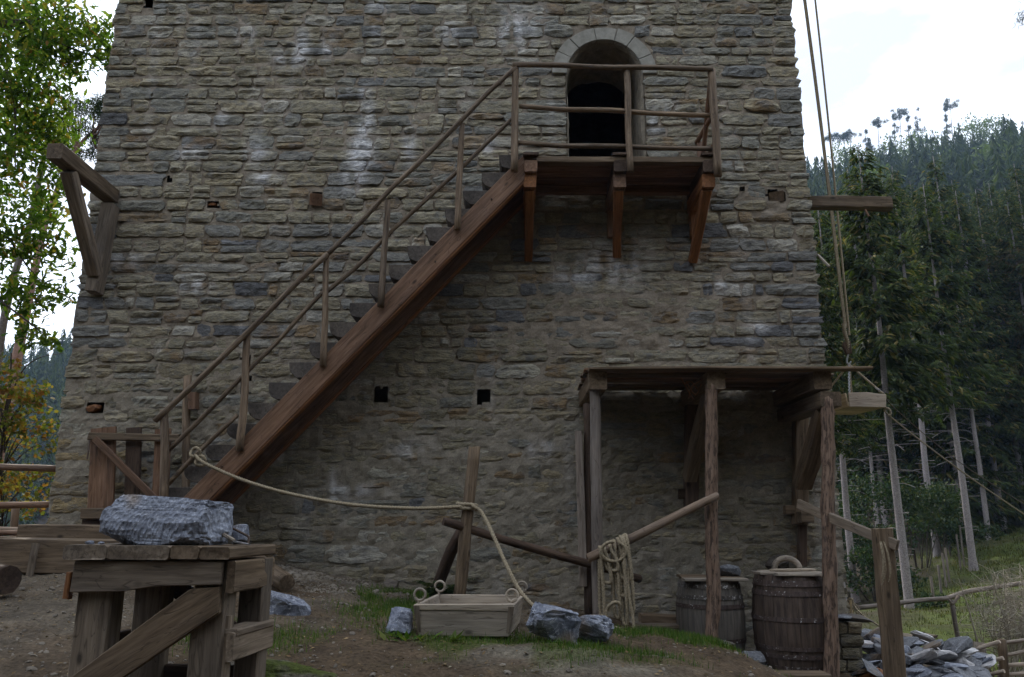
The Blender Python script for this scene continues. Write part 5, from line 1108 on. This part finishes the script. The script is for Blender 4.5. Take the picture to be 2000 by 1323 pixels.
# bare bush in the lower right
bb = thing('bare_bush', 'bare pale twiggy bush behind the wattle fence at the right edge', 'bush', W(1960, 1270, 12)); g = np.random.default_rng(44); lb = []
for k in range(80):
    a = dn(W(g.uniform(1925, 2010), 1268, 12 + g.uniform(-.5, .5)), .03); e = W(g.uniform(1890, 2080), g.uniform(1105, 1230), 12 + g.uniform(-.7, .7)); m_ = (a + e) / 2 + Vector((g.normal(0, .08), 0, g.normal(0, .08))); lb.append(([a, m_, e], .010, .003))
    for j in range(7):
        s = m_.lerp(e, g.uniform(0, .9)); lb.append(([s, s + Vector((g.normal(0, .12), g.normal(0, .12), g.uniform(0, .16))), s + Vector((g.normal(0, .22), g.normal(0, .2), g.uniform(.02, .3)))], .005, .002))
for px, t in ((1872, 1130), (1935, 1115), (1990, 1100)): lb.append(([W(px + 40, 1265, 12), W(px + 20, 1190, 12), W(px, t, 12)], .016, .004))
limbs('twigs', lb, M_TWG, bb, n=4, step=.08)
# --- plants in the yard
def plant(label, px, py, Y, n, size, mat, arch=.3):
    c = W(px, py, Y); z0 = gz(c.x, c.y); g = np.random.default_rng(int(px)); t = thing('plant', label, 'plant', (c.x, c.y, z0)); a = g.uniform(0, 6.283, n); rot = rotz(a) @ rotx(g.uniform(.2, 1.1, n)); P = np.tile([c.x, c.y, z0], (n, 1)) + g.normal(0, arch * .25, (n, 3)) * [1, 1, .0]
    V, F = scatter(SIMT, SIMF, P, rot, g.uniform(.6, 1.2, n) * size); link('leaves', fast_mesh('leaves', V, F, mat), t); return t
plant('two leaved green seedling in front of the pale crate', 884, 1258, 6.7, 6, .13, M_BRT, .05); plant('low green weeds at the left foot of the crate', 785, 1262, 6.8, 22, .12, M_GRS, .4); plant('small weed on the path beside the workbench', 530, 1285, 5.9, 12, .08, M_BRT, .3)
fc = W(862, 1165, 8.6); fn = thing('fern', 'small dark fern at the foot of the slanting prop', 'fern', fc); g = np.random.default_rng(3); P, A_, B_, S_ = [], [], [], []
for k in range(16):
    a = g.uniform(0, 6.283); L = g.uniform(.25, .5)
    for t in np.linspace(.15, 1, 14):
        for s in (-1, 1): P.append((fc.x + L * .8 * t * math.cos(a), fc.y + L * .8 * t * math.sin(a), fc.z - .05 + L * (1.3 * t - .9 * t * t))); A_.append(a + s * 1.2 - 1.57); B_.append(-.2); S_.append(.13 * (1.1 - t))
V, F = scatter(SIMT, SIMF, np.array(P), rotz(np.array(A_)) @ rotx(np.array(B_)), np.array(S_)); link('fronds', fast_mesh('fronds', V, F, M_BSH), fn)

# ------------------------------------------------------------------ ground cover
BLD = np.array([(-.06, 0, 0), (.06, 0, 0), (.03, .12, .55), (-.03, .12, .55), (0, .35, 1)]); BLF = [np.array([(0, 1, 2), (0, 2, 3), (3, 2, 4)])]
g = np.random.default_rng(55); n = 240000; x, y = g.uniform(-4, 3.4, n), g.uniform(5.3, 9.6, n); k = g.random(n) < blades(x, y) ** 1.3; x, y = x[k], y[k]; z = near_z(x, y); n = len(x)
V, F = scatter(BLD, BLF, np.stack([x, y, z - .01], -1), rotz(g.uniform(0, 6.283, n)) @ rotx(g.normal(0, .4, n)), g.uniform(.025, .08, n)); kind(link('grass', fast_mesh('grass', V, F, M_GRS)), 'stuff')
n = 360000; x, y = g.uniform(4, 40, n), 8 + 46 * g.random(n) ** 1.3; k = g.random(n) < mead_mask(x, y) * (.35 + .65 * sstep(.3, .5, fbm(x * .6, y * .6, 0, 52))) * np.clip(16 / y, .2, 1); x, y = x[k], y[k]; z = far_z(x, y); n = len(x)
V, F = scatter(BLD, BLF, np.stack([x, y, z - .02], -1), rotz(g.uniform(0, 6.283, n)) @ rotx(g.normal(0, .55, n)), (g.uniform(.035, .10, n) * np.clip(y / 16, .8, 2.2))[:, None] * np.array([2.0, 1.8, 1])); kind(link('meadow_grass', fast_mesh('meadow_grass', V, F, M_MED)), 'stuff'); print('meadow blades', n)
v, f = ico(1)
n = 17000; x, y = g.uniform(-6, 3.4, n), g.uniform(4.2, 9.95, n); x[:7000] = g.uniform(-4.5, -.9, 7000); y[:7000] = g.uniform(8.6, 9.95, 7000); k = g.random(n) < (1 - .65 * sstep(-1.8, -.8, x) * sstep(8.6, 7.8, y)) * (.25 + .75 * sstep(.4, .6, fbm(x * 1.5, y * 1.5, 0, 33))) * (1 - .8 * grassy(x, y)); x, y = x[k], y[k]; z = near_z(x, y); n = len(x); s = g.lognormal(-4.75, .5, n)
V, F = scatter(v, [f], np.stack([x, y, z + s * .1], -1), leaf_rots(g, n, .4), s[:, None] * np.stack([g.uniform(.7, 1.5, n), g.uniform(.7, 1.2, n), g.uniform(.4, .8, n)], -1)); kind(link('gravel', fast_mesh('gravel', V, F, plain('gravel_stone', (.09, .075, .06), (.27, .235, .19), 3, .95))), 'stuff')
n = 4200; x, y = g.uniform(-6, 3.2, n), g.uniform(4.2, 9.4, n); z = near_z(x, y); V, F = scatter(SIMT, SIMF, np.stack([x, y, z + .008], -1), leaf_rots(g, n, .25), g.uniform(.02, .055, n)[:, None] * np.stack([g.uniform(.3, 1.2, n), np.ones(n), np.ones(n)], -1))
kind(link('leaf_litter', fast_mesh('leaf_litter', V, F, leaf_mat('dry_leaf', [(0, (.10, .07, .04)), (.6, (.17, .11, .06)), (.95, (.30, .21, .12)), (1, (.4, .36, .3))], .1))), 'stuff')

# ------------------------------------------------------------------ far forest on the hill
def conifer_t(seed, tiers=13, bl=9):
    g = np.random.default_rng(seed); V, F = [], []
    for t in range(tiers):
        f = t / tiers; zt = .12 + .88 * f; r = .17 * (1 - f) ** .85 * g.uniform(.75, 1.15) + .008
        for k in range(bl):
            a = g.uniform(0, 6.283); rr = r * g.uniform(.55, 1.3); w_ = g.uniform(.18, .38); o = len(V)
            V += [(0, 0, zt + .05), (math.cos(a - w_) * rr * .75, math.sin(a - w_) * rr * .75, zt - .02), (math.cos(a) * rr, math.sin(a) * rr, zt - .05 + g.uniform(-.02, .02)), (math.cos(a + w_) * rr * .75, math.sin(a + w_) * rr * .75, zt - .02)]
            F += [(o, o + 1, o + 2), (o, o + 2, o + 3)]
    return np.array(V), [np.array(F)]
CT = [conifer_t(k, int(9 + k), int(7 + k % 4)) for k in range(8)]
g = np.random.default_rng(66); VV, FF, o = [], [], 0
N = 6200; x, y = g.uniform(-260, 330, N), 62 + 215 * g.random(N) ** .8; keep = (np.abs(x) < y * .95 + 25); x, y = x[keep], y[keep]
# unseen conifers added behind the viewer to block sky light on the wall
nb_ = 560; a = g.uniform(0, 6.283, nb_); r = g.uniform(15, 75, nb_); r[:170] = g.uniform(9, 20, 170); xb, yb = r * np.cos(a), r * np.sin(a); kb = (yb < -5) ; xb, yb = xb[kb], yb[kb]
x = np.append(x, xb); y = np.append(y, yb); z = height(x, y); hgt = g.uniform(8, 15.5, len(x)); hgt[-len(xb):] += 5; tid = g.integers(0, 8, len(x))
for t in range(8):
    m_ = tid == t; n = m_.sum(); P = np.stack([x, y, z - .3], -1)[m_]; s = hgt[m_][:, None] * np.stack([g.uniform(.85, 1.35, n)] * 2 + [np.ones(n)], -1)
    s[:, 1] = s[:, 0]; V, F = scatter(CT[t][0], CT[t][1], P, rotz(g.uniform(0, 6.283, n)), s); VV.append(V); FF.append(F[0] + o); o += len(V)
kind(link('forest', fast_mesh('forest', np.vstack(VV), [np.vstack(FF)], M_NDF)), 'stuff'); print('far trees', len(x))
# lighter broadleaf crowns scattered over the far hill
g = np.random.default_rng(67); cl = []
for px, py, Y in ((1905, 255, 215), (1945, 262, 210), (1940, 315, 150), (1965, 325, 150), (1955, 305, 155), (1975, 350, 130), (1745, 300, 200), (1655, 310, 205), (1710, 365, 130), (1860, 330, 160), (1800, 285, 210), (1690, 330, 190)):
    x_ = W(px, py, Y); x_.z = min(x_.z, h1(x_.x, x_.y) + 15); cl.append((x_, 3.6 * Y / 200 + 1., 900))
kind(link('broadleaf_trees', fast_mesh('tmp', np.zeros((3, 3)), [np.array([[0, 1, 2]])])), 'stuff'); bpy.data.objects.remove(bpy.data.objects['broadleaf_trees'])
bl_ = leaves('broadleaf_foliage', cl, M_BRT, None, 68, SIMT, SIMF, .8, .9, flat=1.1); kind(bl_, 'stuff')
# single trees on the skyline
def sky_tree(label, px, py_top, py_base, Y, open_=False):
    b, t = W(px, py_base, Y), W(px, py_top, Y); H = (t - b).length; z0 = h1(b.x, b.y); r = thing('ridge_pine', label, 'tree', (b.x, b.y, z0), 'single trees on the skyline'); g = np.random.default_rng(px)
    limbs('trunk', [([(b.x, b.y, z0 - .5), (b.x, b.y, (z0 + t.z) / 2), (t.x, t.y, t.z)], .28, .05)], M_TRD, r, n=5, step=3); cl = []
    for k in range(16 if open_ else 22):
        u = g.uniform(.62, 1) if open_ else g.uniform(.12, 1); q = Vector((b.x, b.y, b.z if open_ else b.z * .55 + z0 * .45)).lerp(t, u)
        cl.append((q + Vector((g.normal(0, 1.3 if open_ else 1.1 * (1.2 - u)), g.normal(0, .8), 0)), .75 if open_ else 1.15 * (1.12 - u) + .12, 60))
    leaves('crown', cl, M_NDF, r, px, NT, [np.array([(0, 1, 2)]), np.array([(3, 0, 2)])], 1.0, 1.2)
for k, (px, a, b, Y, op) in enumerate(((1714, 232, 275, 245, True), (1745, 222, 262, 245, False), (1757, 215, 260, 248, True), (1772, 218, 262, 246, False), (1790, 212, 255, 247, False), (1660, 258, 292, 245, True), (1648, 262, 295, 246, True), (1690, 258, 290, 246, False), (1855, 198, 232, 246, True), (1845, 205, 235, 247, False), (1625, 262, 300, 248, True), (1700, 272, 292, 246, False))):
    sky_tree(('open crowned pine standing alone on the skyline', 'left one of the tall pines right of the lone pine', 'tallest pine of the skyline group with bare stem', 'narrow spruce in the skyline group', 'right hand pointed tree of the skyline group', 'thin tree on the skyline left of the lone pine', 'faint thin tree on the skyline near the ropes', 'small pointed spruce just left of the lone pine', 'broad open tree high on the skyline', 'tree touching the broad open one on the skyline', 'faint tree between the ropes on the skyline', 'small spruce below the lone pine')[k], px, a, b, Y, op)

# ------------------------------------------------------------------ air
bm = bmesh.new(); bmesh.ops.create_cube(bm, size=1, matrix=Matrix.Translation((20, 75, 60)) @ Matrix.Diagonal((900, 490, 220, 1))); me = bpy.data.meshes.new('haze'); bm.to_mesh(me); bm.free()
hm = bpy.data.materials.new('haze_air'); hm.use_nodes = True; t_ = hm.node_tree; t_.nodes.clear(); oo = t_.nodes.new('ShaderNodeOutputMaterial'); pv = t_.nodes.new('ShaderNodeVolumePrincipled')
pv.inputs['Color'].default_value = (.5, .68, 1., 1); pv.inputs['Density'].default_value = .00042; pv.inputs['Anisotropy'].default_value = 0; t_.links.new(pv.outputs[0], oo.inputs['Volume']); me.materials.append(hm)
kind(link('haze', me), 'stuff')
